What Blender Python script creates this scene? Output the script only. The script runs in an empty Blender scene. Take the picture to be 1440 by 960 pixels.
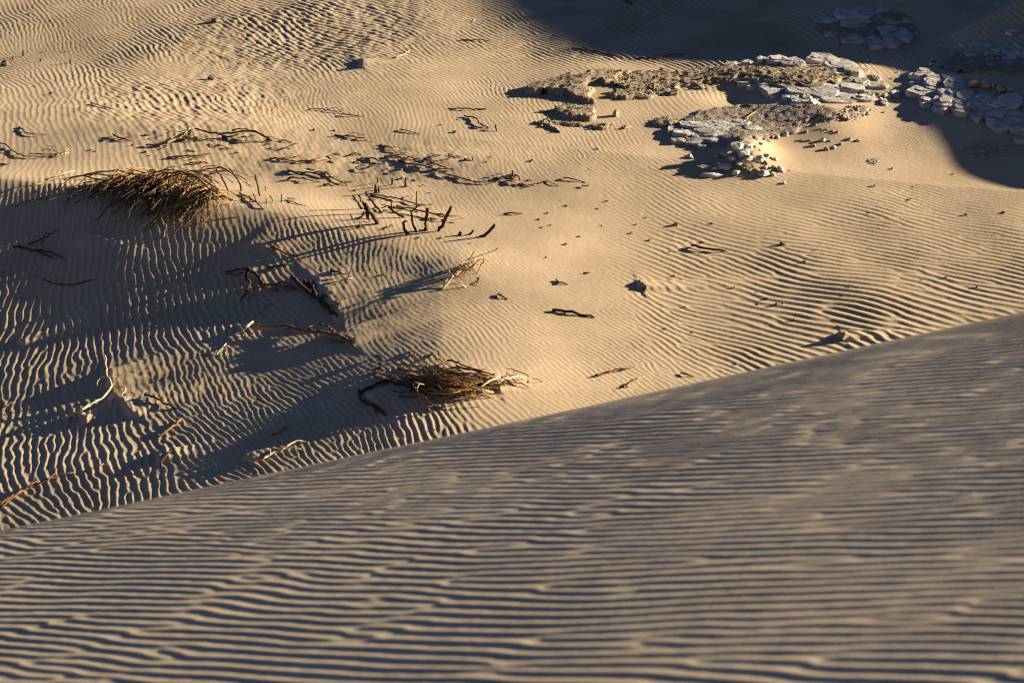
import bpy, bmesh, math, random
import numpy as np
from mathutils import Vector, Matrix

random.seed(7)
R = math.radians
SC = bpy.context.scene
COL = SC.collection

# ------------------------------------------------------------------ camera, light, exposure
CAM_Z, PITCH, LENS = 10.0, 22.0, 85.0
SUN_EL, SUN_AZ = 14.0, 18.0            # azimuth measured from +x (camera right) towards +y (away)
cam_d = bpy.data.cameras.new('camera')
cam = bpy.data.objects.new('camera', cam_d); COL.objects.link(cam)
cam.location = (0, 0, CAM_Z); cam.rotation_euler = (R(90 - PITCH), 0, 0)
cam_d.sensor_width = 36; cam_d.lens = LENS
cam_d.clip_start = 0.1; cam_d.clip_end = 2000
cam_d.dof.use_dof = True; cam_d.dof.focus_distance = 28.0; cam_d.dof.aperture_fstop = 5.6
SC.camera = cam

SUNV = Vector((math.cos(R(SUN_EL)) * math.cos(R(SUN_AZ)), math.cos(R(SUN_EL)) * math.sin(R(SUN_AZ)), math.sin(R(SUN_EL))))
W = bpy.data.worlds.new('World'); SC.world = W; W.use_nodes = True
nt = W.node_tree
sky = nt.nodes.new('ShaderNodeTexSky'); sky.sky_type = 'NISHITA'; sky.sun_disc = False
sky.sun_elevation = R(SUN_EL); sky.sun_rotation = R(90 - SUN_AZ)
sky.air_density = 0.23; sky.dust_density = 0.0; sky.ozone_density = 2.8
nt.links.new(sky.outputs[0], nt.nodes['Background'].inputs[0])
nt.nodes['Background'].inputs[1].default_value = 0.05
sl = bpy.data.lights.new('sun', 'SUN'); so = bpy.data.objects.new('sun', sl); COL.objects.link(so)
sl.energy = 5.0; sl.angle = R(0.6); sl.color = (1.0, 0.86, 0.62)
so.rotation_euler = SUNV.to_track_quat('Z', 'Y').to_euler(); so.location = (30, 20, 30)
SC.view_settings.view_transform = 'Standard'; SC.view_settings.look = 'None'
SC.cycles.diffuse_bounces = 1; SC.cycles.filter_width = 1.15
SC.view_settings.gamma = 1.0; SC.view_settings.exposure = 1.87

# ------------------------------------------------------------------ noise
_rng = np.random.RandomState(5)
_GA = _rng.rand(256, 256) * 2 * np.pi
_GX, _GY = np.cos(_GA), np.sin(_GA)
def pn(x, y, seed=0):
    x = np.asarray(x, float) + seed * 17.37; y = np.asarray(y, float) + seed * 9.71
    xi = np.floor(x).astype(int); yi = np.floor(y).astype(int)
    fx = x - xi; fy = y - yi
    u = fx * fx * fx * (fx * (fx * 6 - 15) + 10); v = fy * fy * fy * (fy * (fy * 6 - 15) + 10)
    def g(ix, iy, dx, dy):
        a = (ix + 57 * 0) & 255; b = iy & 255
        return _GX[a, b] * dx + _GY[a, b] * dy
    n0 = g(xi, yi, fx, fy) * (1 - u) + g(xi + 1, yi, fx - 1, fy) * u
    n1 = g(xi, yi + 1, fx, fy - 1) * (1 - u) + g(xi + 1, yi + 1, fx - 1, fy - 1) * u
    return (n0 * (1 - v) + n1 * v) * 1.5
def fbm(x, y, oct=3, seed=0):
    s = 0; a = 1.0; f = 1.0
    for i in range(oct):
        s = s + a * pn(np.asarray(x) * f, np.asarray(y) * f, seed + i * 3); a *= 0.5; f *= 2.03
    return s
def sst(a, b, x):
    t = np.clip((x - a) / (b - a), 0, 1); return t * t * (3 - 2 * t)

# ------------------------------------------------------------------ pixel of the photograph -> ray / flat ground
FPX = 1440 * LENS / 36
cp, sp_ = math.cos(R(PITCH)), math.sin(R(PITCH))
def ray(u, v):
    a = (u - 720) / FPX; b = (480 - v) / FPX
    return np.array([a, cp + b * sp_, -sp_ + b * cp])
def G(u, v, z=0.0):
    d = ray(u, v); t = (z - CAM_Z) / d[2]
    return d[0] * t, d[1] * t

# ------------------------------------------------------------------ macro relief of the valley floor
def interp_s(x, xs, ys):
    return np.interp(x, xs, ys)
def smooth_table(xs, ys, w, lo, hi, n=600):
    g = np.linspace(lo, hi, n); v = np.interp(g, xs, ys)
    k = np.exp(-0.5 * (np.arange(-60, 61) * (hi - lo) / n / w) ** 2); k /= k.sum()
    vp = np.pad(v, 60, mode='edge')
    return g, np.convolve(vp, k, 'valid')
RIDGE = smooth_table([17, 20, 22.4, 24.2, 25.6, 27.2, 28.2, 29.2, 30.1, 31, 32.5], [-1.4, -1.4, -1.1, -0.9, -0.75, -1.0, -1.7, -3.0, -5.2, -8.2, -13], 0.35, 15, 38)
TANE = math.tan(R(SUN_EL)); cA, sA = math.cos(R(SUN_AZ)), math.sin(R(SUN_AZ))
EDGE_PX = [(1440, 268), (1330, 218), (1265, 172), (1250, 148), (1246, 128), (1200, 104), (1060, 97), (960, 90), (900, 84), (825, 70), (748, 30), (680, -20)]
# sharp little scarps: the right side is heaped, the left side falls away: (polyline px, height, width, tail)
SCARPS = [
    ([(425, 384), (440, 404), (458, 424), (472, 444), (480, 462)], 0.10, 0.05, 1.0),
    ([(342, 372), (350, 388), (366, 402)], 0.03, 0.06, 0.5),
    ([(510, 552), (522, 570), (546, 588)], 0.055, 0.04, 0.8),
    ([(336, 346), (368, 352), (396, 364)], 0.04, 0.05, 0.4),
    ([(160, 558), (170, 580), (200, 592)], 0.075, 0.05, 0.5),
    ([(470, 470), (484, 480), (500, 492)], 0.08, 0.04, 0.6),
    ([(148, 520), (156, 540), (160, 554)], 0.09, 0.05, 0.6),
    ([(104, 586), (114, 602)], 0.07, 0.05, 0.3),
    ([(228, 632), (222, 655)], 0.06, 0.04, 0.4),
    ([(345, 640), (352, 652)], 0.06, 0.04, 0.4),
    ([(24, 478), (32, 490)], 0.06, 0.05, 0.3),
    ([(896, 398), (904, 412)], 0.07, 0.02, 0.5),
    ([(500, 86), (511, 97)], 0.07, 0.03, 0.5),
    ([(690, 542), (704, 560)], 0.05, 0.03, 0.4),
    ([(1182, 468), (1190, 482)], 0.06, 0.02, 0.5),
    ([(122, 330), (100, 350)], 0.05, 0.05, 0.4),
]
def seg_dist(X, Y, pts):
    best = np.full(X.shape, 1e9); sgn = np.zeros(X.shape); tt = np.zeros(X.shape)
    n = len(pts) - 1
    for i in range(n):
        ax, ay = pts[i]; bx, by = pts[i + 1]
        dx, dy = bx - ax, by - ay; L2 = dx * dx + dy * dy
        t = ((X - ax) * dx + (Y - ay) * dy) / L2
        tc = np.clip(t, 0, 1)
        d = np.hypot(X - ax - tc * dx, Y - ay - tc * dy)
        cr = dx * (Y - ay) - dy * (X - ax)
        m = d < best
        best = np.where(m, d, best); sgn = np.where(m, np.sign(cr), sgn); tt = np.where(m, (i + tc) / n, tt)
    return best, sgn, tt
BLOBS = [  # px, radius x, radius y, height: hummocks and the raised rock shelves
    (235, 285, 1.3, 1.3, 0.05), (640, 545, 0.75, 0.5, 0.05), (710, 350, 1.2, 1.5, 0.06),
    (645, 380, 0.4, 0.5, 0.05), (470, 300, 1.1, 0.7, 0.02),
    (850, 120, 1.1, 1.2, 0.10), (1130, 118, 1.5, 1.1, 0.20), (1050, 220, 0.36, 0.6, 0.19), (1000, 185, .8, .8, .06),
    (1390, 150, 1.25, 2.0, 0.24), (1400, 85, 1.0, 1.5, 0.10), (1210, 40, .9, 1.6, 0.12), (1160, 165, 0.8, .7, .12),
    (1045, 138, 0.45, 0.6, -0.10), (620, 232, .9, .5, .08), (300, 190, 1.4, 0.8, .10), (420, 240, 0.8, .5, .07),
    (560, 640, 1.1, 0.7, -0.10), (1180, 190, .5, .5, .06),
]
_RD = np.gradient(RIDGE[1], RIDGE[0])
def Hbase(X, Y):
    X = np.asarray(X, float); Y = np.asarray(Y, float)
    xr = np.interp(Y, *RIDGE) + 0.18 * pn(Y * 0.5, Y * 0 + 3.3, 2)
    k = 1.0 / (cA + sA * np.maximum(-np.interp(Y, RIDGE[0], _RD), -0.2))
    d = xr - X
    w = 0.40
    dd = w * np.logaddexp(0, d / w) * k
    Dm = 4.2
    z = -Dm * (1 - np.exp(-np.interp(Y, [21.5, 24.0, 26.0, 28.5], [0.207, 0.210, 0.206, 0.199]) * dd / Dm))
    r = np.maximum(X - xr, 0)
    z = z - 0.20 * (1 - np.exp(-r * 0.05 / 0.20)) * sst(34, 30, Y)
    z = z + 0.055 * (0.9 * np.logaddexp(0, (np.minimum(r, 11) - 3.2) / 0.9)) * sst(35.5, 26, Y)
    z = z + 0.060 * (-0.9 * np.logaddexp(0, (0.6 - np.maximum(X, -12)) / 0.9)) * sst(32, 39, Y)
    # upper right dune face leans away from the sun
    z = z + 0.055 * np.clip(X - 0.6, 0, 12) * sst(36.5, 40, Y)
    z = z + 0.05 * pn(X * 0.33, Y * 0.22, 4) + 0.012 * pn(X * 0.95, Y * 0.7, 8)
    return z
_T0 = np.linspace(18.0, 44, 700); _GM = {}
def Gm(u, v):
    """pixel -> point of the smooth valley floor"""
    if (u, v) not in _GM:
        d = ray(u, v); t = _T0 / d[1]
        x = d[0] * t; z = CAM_Z + d[2] * t
        k = max(1, int(np.argmax(z < Hbase(x, _T0))))
        _GM[(u, v)] = (float(x[k]), float(_T0[k]))
    return _GM[(u, v)]
def blob(X, Y, u, v, rx, ry, p=1.0):
    x0, y0 = Gm(u, v)
    return np.exp(-(((X - x0) / rx) ** 2 + ((Y - y0) / ry) ** 2) ** p)
_e = [Gm(*p) for p in EDGE_PX]
_ez = np.array([float(Hbase(np.array([x]), np.array([y]))[0]) for x, y in _e])
ET = np.array([-x * sA + y * cA for x, y in _e]); EL_ = np.array([x * cA + y * sA for x, y in _e])
_o = np.argsort(ET); ET, EL_ = ET[_o], EL_[_o] - _ez[_o] / TANE
EDGE = smooth_table(np.concatenate([[ET[0] - 1.2], ET]), np.concatenate([[EL_[0] + 3.0], EL_]), 0.12, ET[0] - 3, ET[-1] + 3, 900)

def H0(X, Y):
    X = np.asarray(X, float); Y = np.asarray(Y, float)
    z = Hbase(X, Y)
    for (u, v, rx, ry, h) in BLOBS:
        z = z + h * blob(X, Y, u, v, rx, ry)
    for pts, h, ww, tail in SCARPS:
        P_ = [Gm(*p) for p in pts]; h = h * 0.85
        x0 = min(p[0] for p in P_); x1 = max(p[0] for p in P_); y0 = min(p[1] for p in P_); y1 = max(p[1] for p in P_)
        m = (X > x0 - 0.6) & (X < x1 + 4 * tail) & (Y > y0 - 1.2) & (Y < y1 + 1.2)
        if not m.any(): continue
        bd, sg, tt = seg_dist(X[m], Y[m], P_)
        s = bd * sg + 0.07 * pn(X[m] * 5, Y[m] * 4, 11) + 0.03 * pn(X[m] * 15, Y[m] * 17, 12)
        fade = sst(0.0, 0.25, tt) * sst(1.0, 0.75, tt)
        lat = np.exp(-np.maximum(s, 0) / tail)
        z[m] += h * sst(-ww, ww, s) * lat * (0.15 + 0.85 * fade) * np.where((tt <= 0) | (tt >= 1), np.exp(-(bd / 0.30) ** 2), 1.0)
    # the hill out of frame on the right whose shadow lies over the upper right
    t = -X * sA + Y * cA; l = X * cA + Y * sA
    le = np.interp(t, *EDGE)
    lr = np.interp(t, [26, 33, 38, 45], [21.0, 21.0, 37, 39])
    hr = np.maximum(lr - le, 0) * TANE * sst(ET[0] - 1.6, ET[0] - 0.5, t) * sst(75, 60, t)
    sg = np.where(l < lr, np.interp(t, [33, 38], [2.0, 6.0]), 6.0)
    g = np.exp(-((l - lr) / sg) ** 2) * sst(0, 0.6, hr)
    z = z * (1 - g) + hr * g
    return z

# ------------------------------------------------------------------ wind ripples: oriented band-pass noise, iterated to phase
def ripples(nx, ny, dx, dy, theta, lam, seed, iters=4, bw=0.15, sth=12.0):
    rng = np.random.RandomState(seed)
    z = rng.randn(ny, nx) + 1j * rng.randn(ny, nx)
    kx = np.fft.fftfreq(nx, dx)[None, :]; ky = np.fft.fftfreq(ny, dy)[:, None]
    K = np.hypot(kx, ky); TH = np.degrees(np.arctan2(ky, kx))
    ts = np.arange(-30, 106, 15.0); ls = np.array([0.05, 0.067, 0.09, 0.12, 0.16])
    jobs = []
    for t0 in ts:
        wt = np.clip(1 - np.abs(theta - t0) / 15.0, 0, 1)
        if wt.max() < 0.01: continue
        for i, l0 in enumerate(ls):
            wl = np.clip(1 - np.abs(np.log(lam / l0)) / math.log(1.34), 0, 1)
            w = wt * wl
            if w.max() < 0.01: continue
            da = (TH - t0 + 180) % 360 - 180
            f = np.exp(-0.5 * ((K * l0 - 1) / bw) ** 2 - 0.5 * (da / sth) ** 2)
            jobs.append((w, f))
    for it in range(iters):
        F = np.fft.fft2(z); o = 0
        for w, f in jobs: o = o + w * np.fft.ifft2(F * f)
        a = np.abs(o); z = o / (a + 0.25 * a.mean())
    return z
def bil(A, x, y, x0, y0, dx, dy):
    ny, nx = A.shape
    fx = np.clip((x - x0) / dx, 0, nx - 1.001); fy = np.clip((y - y0) / dy, 0, ny - 1.001)
    ix = fx.astype(int); iy = fy.astype(int); fx = fx - ix; fy = fy - iy
    return (A[iy, ix] * (1 - fx) + A[iy, ix + 1] * fx) * (1 - fy) + (A[iy + 1, ix] * (1 - fx) + A[iy + 1, ix + 1] * fx) * fy
def profile(z):
    ph = np.angle(z); a = np.clip(np.abs(z) * 1.15, 0, 1)
    p = ph + 0.45 * np.sin(ph + 0.7)
    return (0.5 + 0.5 * np.cos(p)) ** 1.6 * a
def idw(X, Y, pts, power=3.0):
    sw = 0; sv = 0
    for (u, v, val) in pts:
        x0, y0 = Gm(u, v)
        w = 1.0 / (((X - x0) ** 2 + ((Y - y0) * 0.6) ** 2) + 0.25) ** (power / 2)
        sw = sw + w; sv = sv + w * val
    return sv / sw

VX0, VY0, VDX, VDY, VN = -10.6, 18.6, 0.0138, 0.0158, 1536
gx = VX0 + np.arange(VN) * VDX; gy = VY0 + np.arange(VN) * VDY
GX, GY = np.meshgrid(gx, gy)
THETA = [(60, 60, 22), (300, 60, 28), (60, 150, 12), (250, 140, 30), (500, 40, 42), (650, 80, 30), (450, 140, 10), (700, 150, 10), (900, 30, 32), (1100, 40, 40),
         (850, 200, 2), (700, 230, 8), (600, 230, 14), (400, 330, 20), (560, 340, 10), (650, 340, 22), (100, 330, 0), (60, 450, 4), (250, 430, 10), (200, 520, 12), (300, 520, 24), (60, 620, 4), (200, 640, 14), (60, 700, 25),
         (400, 560, 18), (350, 640, 35), (500, 440, 12), (650, 450, 38), (600, 620, 10), (760, 420, 40), (700, 480, 20), (850, 470, 26), (800, 540, 34), (800, 300, 46), (950, 330, 55), (1000, 450, 56), (900, 490, 22), (1150, 420, 58), (1150, 300, 55), (1350, 350, 56), (1300, 250, 50), (1400, 430, 45),
         (1000, 250, 42), (900, 240, 24), (1200, 210, 46), (1360, 220, 52), (1000, 150, 14), (1150, 80, 0), (1350, 40, 20), (1250, 100, 5), (1230, 180, 40)]
LAMB = [(60, 60, .105), (300, 100, .10), (250, 140, .17), (380, 40, .19), (500, 50, .18), (640, 40, .14), (450, 150, .10), (650, 130, .10), (850, 200, .095), (700, 230, .09), (900, 40, .18), (1100, 50, .19), (60, 20, .125), (300, 60, .125), (600, 100, .12),
        (400, 330, .098), (600, 360, .085), (700, 400, .08), (100, 330, .09), (60, 430, .175), (200, 420, .165), (330, 430, .15), (100, 540, .125), (60, 650, .15), (200, 650, .15), (130, 370, .14), (240, 480, .15), (300, 520, .085), (300, 570, .09), (400, 600, .105), (500, 480, .085), (480, 620, .11), (600, 610, .12),
        (650, 460, .095), (800, 420, .085), (800, 480, .105), (850, 540, .09), (950, 360, .20), (1050, 420, .235), (1200, 430, .235), (1350, 420, .22), (1200, 320, .19), (1380, 320, .16), (1000, 260, .12), (1250, 250, .12), (1350, 220, .10), (1150, 200, .10), (1000, 150, .13), (1200, 80, .12), (1400, 60, .13), (850, 300, .115), (750, 310, .075)]
AMPL = [(60, 60, .9), (300, 60, 1), (250, 140, 1.0), (420, 50, 1.2), (600, 40, 1.1), (450, 140, .75), (700, 130, .85), (850, 200, .8), (900, 40, 2.6), (1100, 40, 2.8), (1300, 90, 2.6), (1200, 85, 2.4), (1000, 10, 2.8), (1400, 20, 2.6), (1000, 70, 2.5),
        (150, 225, .2), (60, 225, .25), (330, 225, .45), (420, 265, .12), (340, 270, .1), (480, 285, .12), (560, 280, .45), (640, 300, .45), (450, 330, 1), (600, 380, .85), (710, 340, .10), (760, 350, .15), (680, 370, .5), (720, 300, .35), (760, 390, .35),
        (650, 450, .9), (760, 450, .85), (780, 525, .35), (700, 520, .3), (850, 500, .9), (830, 555, .8), (950, 400, 1.0), (1100, 400, 1.05), (1300, 400, 1.0), (1300, 300, .85), (1000, 260, .8), (1100, 205, .15), (1070, 195, .15), (1160, 225, .6), (1230, 210, .9), (1380, 220, .5),
        (60, 430, 1.1), (200, 450, 1.15), (100, 300, 1.05), (300, 450, 1.1), (150, 620, .95), (60, 680, .85), (300, 640, .9), (300, 540, 1.0), (180, 525, .25), (420, 600, 1.15), (600, 620, 1.2), (500, 430, .35), (440, 390, .3), (490, 480, .4), (820, 300, .6), (1050, 150, .4), (880, 130, .3), (1260, 112, .15), (1290, 35, .2)]
VZ = ripples(VN, VN, VDX, VDY, idw(GX, GY, THETA) + 14 * pn(GX * 0.9, GY * 0.6, 21), np.clip(0.66 * idw(GX, GY, LAMB), .0501, .159), 3, 5)
def grid_maps():
    lam = np.clip(0.66 * idw(GX, GY, LAMB), .05, .16); amp = idw(GX, GY, AMPL, 4.0)
    amp = amp * (0.85 + 0.35 * pn(GX * 0.8, GY * 0.5, 31))
    rough = np.clip(2.5 * (blob(GX, GY, 250, 140, 1.3, 1.3) + blob(GX, GY, 420, 50, 1.6, 1.8) + 0.12 * blob(GX, GY, 100, 600, 2.2, 3) + .28 * blob(GX, GY, 290, 192, 1.3, .8) + .25 * blob(GX, GY, 430, 232, 1.2, .7) + .28 * blob(GX, GY, 590, 232, 1.0, .7)), 0, 1)
    return (0.135 * lam * np.clip(amp, 0.02, 2.8)), rough
VA, VROUGH = grid_maps()
def Hf(X, Y):
    """valley surface with ripples"""
    z = H0(X, Y)
    inside = (X > gx[0]) & (X < gx[-1]) & (Y > gy[0]) & (Y < gy[-1])
    wx = 0.010 * pn(X * 6.0, Y * 4.2, 71) + 0.004 * pn(X * 16, Y * 11, 73); wy = 0.010 * pn(X * 5.4, Y * 4.0, 75)
    wm = 1 + 1.3 * blob(X, Y, 150, 560, 3.0, 5.0); wx = wx * wm; wy = wy * wm
    r = profile(bil(VZ, X + wx, Y + wy, VX0, VY0, VDX, VDY)) * bil(VA, X, Y, VX0, VY0, VDX, VDY)
    rg = bil(VROUGH, X, Y, VX0, VY0, VDX, VDY)
    z = z + np.where(inside, r, 0)
    z = z + (0.0008 + 0.009 * rg) * fbm(X * 5.5, Y * 3.6, 2, 41) + 0.0007 * fbm(X * 19, Y * 15, 2, 44)
    return z
HG = Hf(GX, GY)
def hz(x, y):
    if gx[0] < x < gx[-2] and gy[0] < y < gy[-2]:
        return float(bil(HG, np.array([x]), np.array([y]), VX0, VY0, VDX, VDY)[0])
    return float(Hf(np.array([x]), np.array([y]))[0])
_TS = np.linspace(18.9, 42.5, 900)
def P(u, v, h=0.0):
    """point of the valley surface (plus h) seen at pixel u, v of the photograph"""
    d = ray(u, v); t = _TS / d[1]
    x = d[0] * t; y = _TS; z = CAM_Z + d[2] * t
    g = bil(HG, x, y, VX0, VY0, VDX, VDY) + h
    k = np.argmax(z < g)
    if k == 0: k = len(t) - 1
    a = (z[k - 1] - g[k - 1]) / ((z[k - 1] - g[k - 1]) - (z[k] - g[k]) + 1e-9)
    tt = t[k - 1] + a * (t[k] - t[k - 1])
    return Vector((d[0] * tt, d[1] * tt, CAM_Z + d[2] * tt))
def Py(u, v, y):
    """point on the sight line of pixel u, v at distance y"""
    d = ray(u, v); t = y / d[1]
    return Vector((d[0] * t, y, CAM_Z + d[2] * t))
def pxm(p):
    return FPX / (p.y * cp + (CAM_Z - p.z) * sp_)

# ------------------------------------------------------------------ materials
def mat(name, base, var=None, nscale=8.0, rough=0.9, bump=0.0, bscale=60.0, stretch=None, bdist=0.01, detail=6.0):
    m = bpy.data.materials.new(name); m.use_nodes = True
    t = m.node_tree; b = t.nodes['Principled BSDF']
    b.inputs['Roughness'].default_value = rough; b.inputs['Specular IOR Level'].default_value = 0.15
    tc = t.nodes.new('ShaderNodeTexCoord'); mp = t.nodes.new('ShaderNodeMapping')
    t.links.new(tc.outputs['Object'], mp.inputs[0])
    if stretch: mp.inputs['Scale'].default_value = stretch
    if var:
        n = t.nodes.new('ShaderNodeTexNoise'); n.inputs['Scale'].default_value = nscale; n.inputs['Detail'].default_value = detail
        t.links.new(mp.outputs[0], n.inputs['Vector'])
        cr = t.nodes.new('ShaderNodeValToRGB'); cr.color_ramp.elements[0].position = 0.32; cr.color_ramp.elements[1].position = 0.68
        cr.color_ramp.elements[0].color = (*base, 1); cr.color_ramp.elements[1].color = (*var, 1)
        t.links.new(n.outputs['Fac'], cr.inputs[0]); t.links.new(cr.outputs[0], b.inputs['Base Color'])
    else:
        b.inputs['Base Color'].default_value = (*base, 1)
    if bump:
        n2 = t.nodes.new('ShaderNodeTexNoise'); n2.inputs['Scale'].default_value = bscale; n2.inputs['Detail'].default_value = 5
        t.links.new(mp.outputs[0], n2.inputs['Vector'])
        bp = t.nodes.new('ShaderNodeBump'); bp.inputs['Strength'].default_value = bump; bp.inputs['Distance'].default_value = bdist
        t.links.new(n2.outputs['Fac'], bp.inputs['Height']); t.links.new(bp.outputs[0], b.inputs['Normal'])
    return m
M_SAND = mat('sand', (0.375, 0.277, 0.175), (0.475, 0.358, 0.235), 0.9, 0.95, 0.35, 160, bdist=0.004)
M_SANDF = mat('sand_sky_tint', (0.395, 0.305, 0.212), (0.445, 0.35, 0.248), 3.0, 0.95, 0.5, 260, bdist=0.003)  # same sand for the near dune, greyer: skylight put into its colour
M_ROCK = mat('pale_rock', (0.25, 0.225, 0.195), (0.52, 0.485, 0.445), 5, 0.9, 0.6, 22, bdist=0.02)
M_ROCK2 = mat('tan_rock', (0.25, 0.19, 0.135), (0.38, 0.31, 0.23), 9, 0.9, 0.6, 26, bdist=0.02)
M_ROCKL = mat('white_rock', (0.36, 0.32, 0.27), (0.56, 0.52, 0.46), 6, 0.9, 0.6, 22, bdist=0.02)
M_CRUST = mat('brown_crust', (0.20, 0.145, 0.095), (0.33, 0.25, 0.17), 5, 0.95, 0.8, 35, bdist=0.02)
M_WOOD = mat('dark_wood', (0.030, 0.020, 0.013), (0.075, 0.048, 0.030), 30, 0.8, 0.5, 90, bdist=0.004)
M_TWIG = mat('dry_twig', (0.24, 0.13, 0.050), (0.42, 0.255, 0.105), 20, 0.75, 0.3, 120, bdist=0.003)
M_TWIGD = mat('brown_twig', (0.105, 0.055, 0.024), (0.23, 0.125, 0.053), 20, 0.8, 0.3, 120, bdist=0.003)
M_BLEACH = mat('bleached_wood', (0.38, 0.29, 0.18), (0.52, 0.41, 0.27), 25, 0.8, 0.3, 120, bdist=0.003)
M_PEB = mat('dark_pebble', (0.08, 0.062, 0.048), (0.16, 0.125, 0.09), 20, 0.9)

# ------------------------------------------------------------------ object helpers
def tag(o, label=None, cat=None, group=None, kind=None):
    if label: o['label'] = label
    if cat: o['category'] = cat
    if group: o['group'] = group
    if kind: o['kind'] = kind
    return o
def empty(name, loc):
    o = bpy.data.objects.new(name, None); COL.objects.link(o); o.location = loc; o.empty_display_size = 0.1
    return o
def obj(name, verts, faces, m, parent=None, smooth=False, loc=None):
    """one mesh object; verts in world space, origin moved to loc"""
    me = bpy.data.meshes.new(name)
    off = Vector(loc) if loc is not None else (parent.location.copy() if parent else Vector((0, 0, 0)))
    me.from_pydata([(v[0] - off.x, v[1] - off.y, v[2] - off.z) for v in verts], [], faces)
    me.materials.append(m)
    if smooth: me.polygons.foreach_set('use_smooth', [True] * len(me.polygons))
    me.update()
    o = bpy.data.objects.new(name, me); COL.objects.link(o)
    if parent: o.parent = parent
    elif loc is not None: o.location = off
    return o
class MB:
    def __init__(s): s.v = []; s.f = []
    def tube(s, pts, r0, r1, n=5, knob=0.15):
        pts = [Vector(p) for p in pts]; b = len(s.v); m = len(pts)
        up = Vector((0.13, 0.21, 0.97))
        for i, p in enumerate(pts):
            t = (pts[min(i + 1, m - 1)] - pts[max(i - 1, 0)])
            if t.length < 1e-7: t = Vector((1, 0, 0))
            t.normalize()
            a = t.cross(up)
            if a.length < 0.05: a = t.cross(Vector((1, 0, 0)))
            a.normalize(); c = a.cross(t)
            r = (r0 + (r1 - r0) * i / (m - 1)) * (1 + random.uniform(-knob, knob))
            for k in range(n):
                q = 2 * math.pi * k / n
                s.v.append(p + a * (r * math.cos(q)) + c * (r * math.sin(q)))
        for i in range(m - 1):
            for k in range(n):
                s.f.append((b + i * n + k, b + i * n + (k + 1) % n, b + (i + 1) * n + (k + 1) % n, b + (i + 1) * n + k))
        s.f.append(tuple(b + k for k in range(n))[::-1]); s.f.append(tuple(b + (m - 1) * n + k for k in range(n)))
    def build(s, name, m, parent=None, smooth=True, loc=None):
        return obj(name, s.v, s.f, m, parent, smooth, loc)
def refine(pts, seg=0.05, jit=0.006):
    """Catmull-Rom through the points with small kinks"""
    pts = [Vector(p) for p in pts]
    if len(pts) == 2: pts = [pts[0], pts[0].lerp(pts[1], 0.5) + Vector((random.gauss(0, jit), random.gauss(0, jit), abs(random.gauss(0, jit)))), pts[1]]
    out = []
    e = [pts[0] * 2 - pts[1]] + pts + [pts[-1] * 2 - pts[-2]]
    for i in range(1, len(e) - 2):
        L = (e[i + 1] - e[i]).length; n = max(1, min(8, int(L / seg)))
        for k in range(n):
            t = k / n
            p = 0.5 * ((2 * e[i]) + (e[i + 1] - e[i - 1]) * t + (2 * e[i - 1] - 5 * e[i] + 4 * e[i + 1] - e[i + 2]) * t * t + (3 * e[i] - e[i - 1] - 3 * e[i + 1] + e[i + 2]) * t ** 3)
            if k: p += Vector((random.gauss(0, jit), random.gauss(0, jit), random.gauss(0, jit)))
            out.append(p)
    out.append(pts[-1])
    return out
#__TERRAIN__
# ------------------------------------------------------------------ ground meshes
def sheet(name, X, Y, Z, m):
    ny, nx = X.shape
    me = bpy.data.meshes.new(name)
    co = np.stack([X, Y, Z], -1).reshape(-1, 3).astype(np.float32)
    i = np.arange(ny * nx).reshape(ny, nx)
    q = np.stack([i[:-1, :-1], i[:-1, 1:], i[1:, 1:], i[1:, :-1]], -1).reshape(-1, 4).astype(np.int32)
    me.vertices.add(len(co)); me.vertices.foreach_set('co', co.ravel())
    me.loops.add(q.size); me.loops.foreach_set('vertex_index', q.ravel())
    me.polygons.add(len(q)); me.polygons.foreach_set('loop_start', np.arange(0, q.size, 4, dtype=np.int32))
    me.polygons.foreach_set('loop_total', np.full(len(q), 4, dtype=np.int32))
    me.polygons.foreach_set('use_smooth', np.ones(len(q), dtype=bool))
    me.update(calc_edges=True); me.validate()
    me.materials.append(m)
    o = bpy.data.objects.new(name, me); COL.objects.link(o); o['kind'] = 'structure'
    return o
def out_steps(a, b, s0, g):
    r = []; s = s0; p = a
    while (p < b if s0 > 0 else p > b):
        p += s; s *= g; r.append(p)
    return r
ys = []; y = 19.2
while y < 41.8: ys.append(y); y += 0.0222 * (y / 20.0) ** 0.9
ys = sorted(out_steps(19.2, -30, -0.1, 1.25)) + ys + out_steps(ys[-1], 500, 0.05, 1.05)
ss = list(np.linspace(-1, 1, 930))
ss = sorted(out_steps(-1, -25, -0.006, 1.08)) + ss + out_steps(1, 25, 0.006, 1.035)
YY, S = np.meshgrid(np.array(ys), np.array(ss), indexing='ij')
HW = (np.clip(YY, 18.5, 42.5) * cp + CAM_Z * sp_) * (720 / FPX) * 1.10
XX = S * HW
sheet('sand_valley', XX, YY, Hf(XX, YY), M_SAND)

# foreground dune, rising to the right, rolling over a crest
FROLL, FTAN = 0.2334, 0.4436
_fy = np.linspace(0, 60, 6001)
_fs = -0.308 - 0.312 * sst(8.0, 10.4, _fy) - 0.02 * np.clip((4.8 - _fy) / 4.8, -1, 1)
_ff = np.cumsum(_fs) * 0.01
_m = (_fy > 6) & (_fy < 13)
_ff += -np.max((_ff + FTAN * _fy)[_m])           # the crest touches the sight line
FX0, FY0, FD, FN = -5.2, 2.6, 0.0095, 1152
fgx = FX0 + np.arange(FN) * FD; fgy = FY0 + np.arange(FN) * FD
FGX, FGY = np.meshgrid(fgx, fgy)
FZ = ripples(FN, FN, FD, FD, np.interp(FGY, [4.5, 9], [46, 38]) + 7 * pn(FGX * 0.5, FGY * 0.5, 51), 0.061 + 0.008 * pn(FGX * 0.8, FGY * 0.8, 53), 9, 4, 0.16, 11.0)
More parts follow.
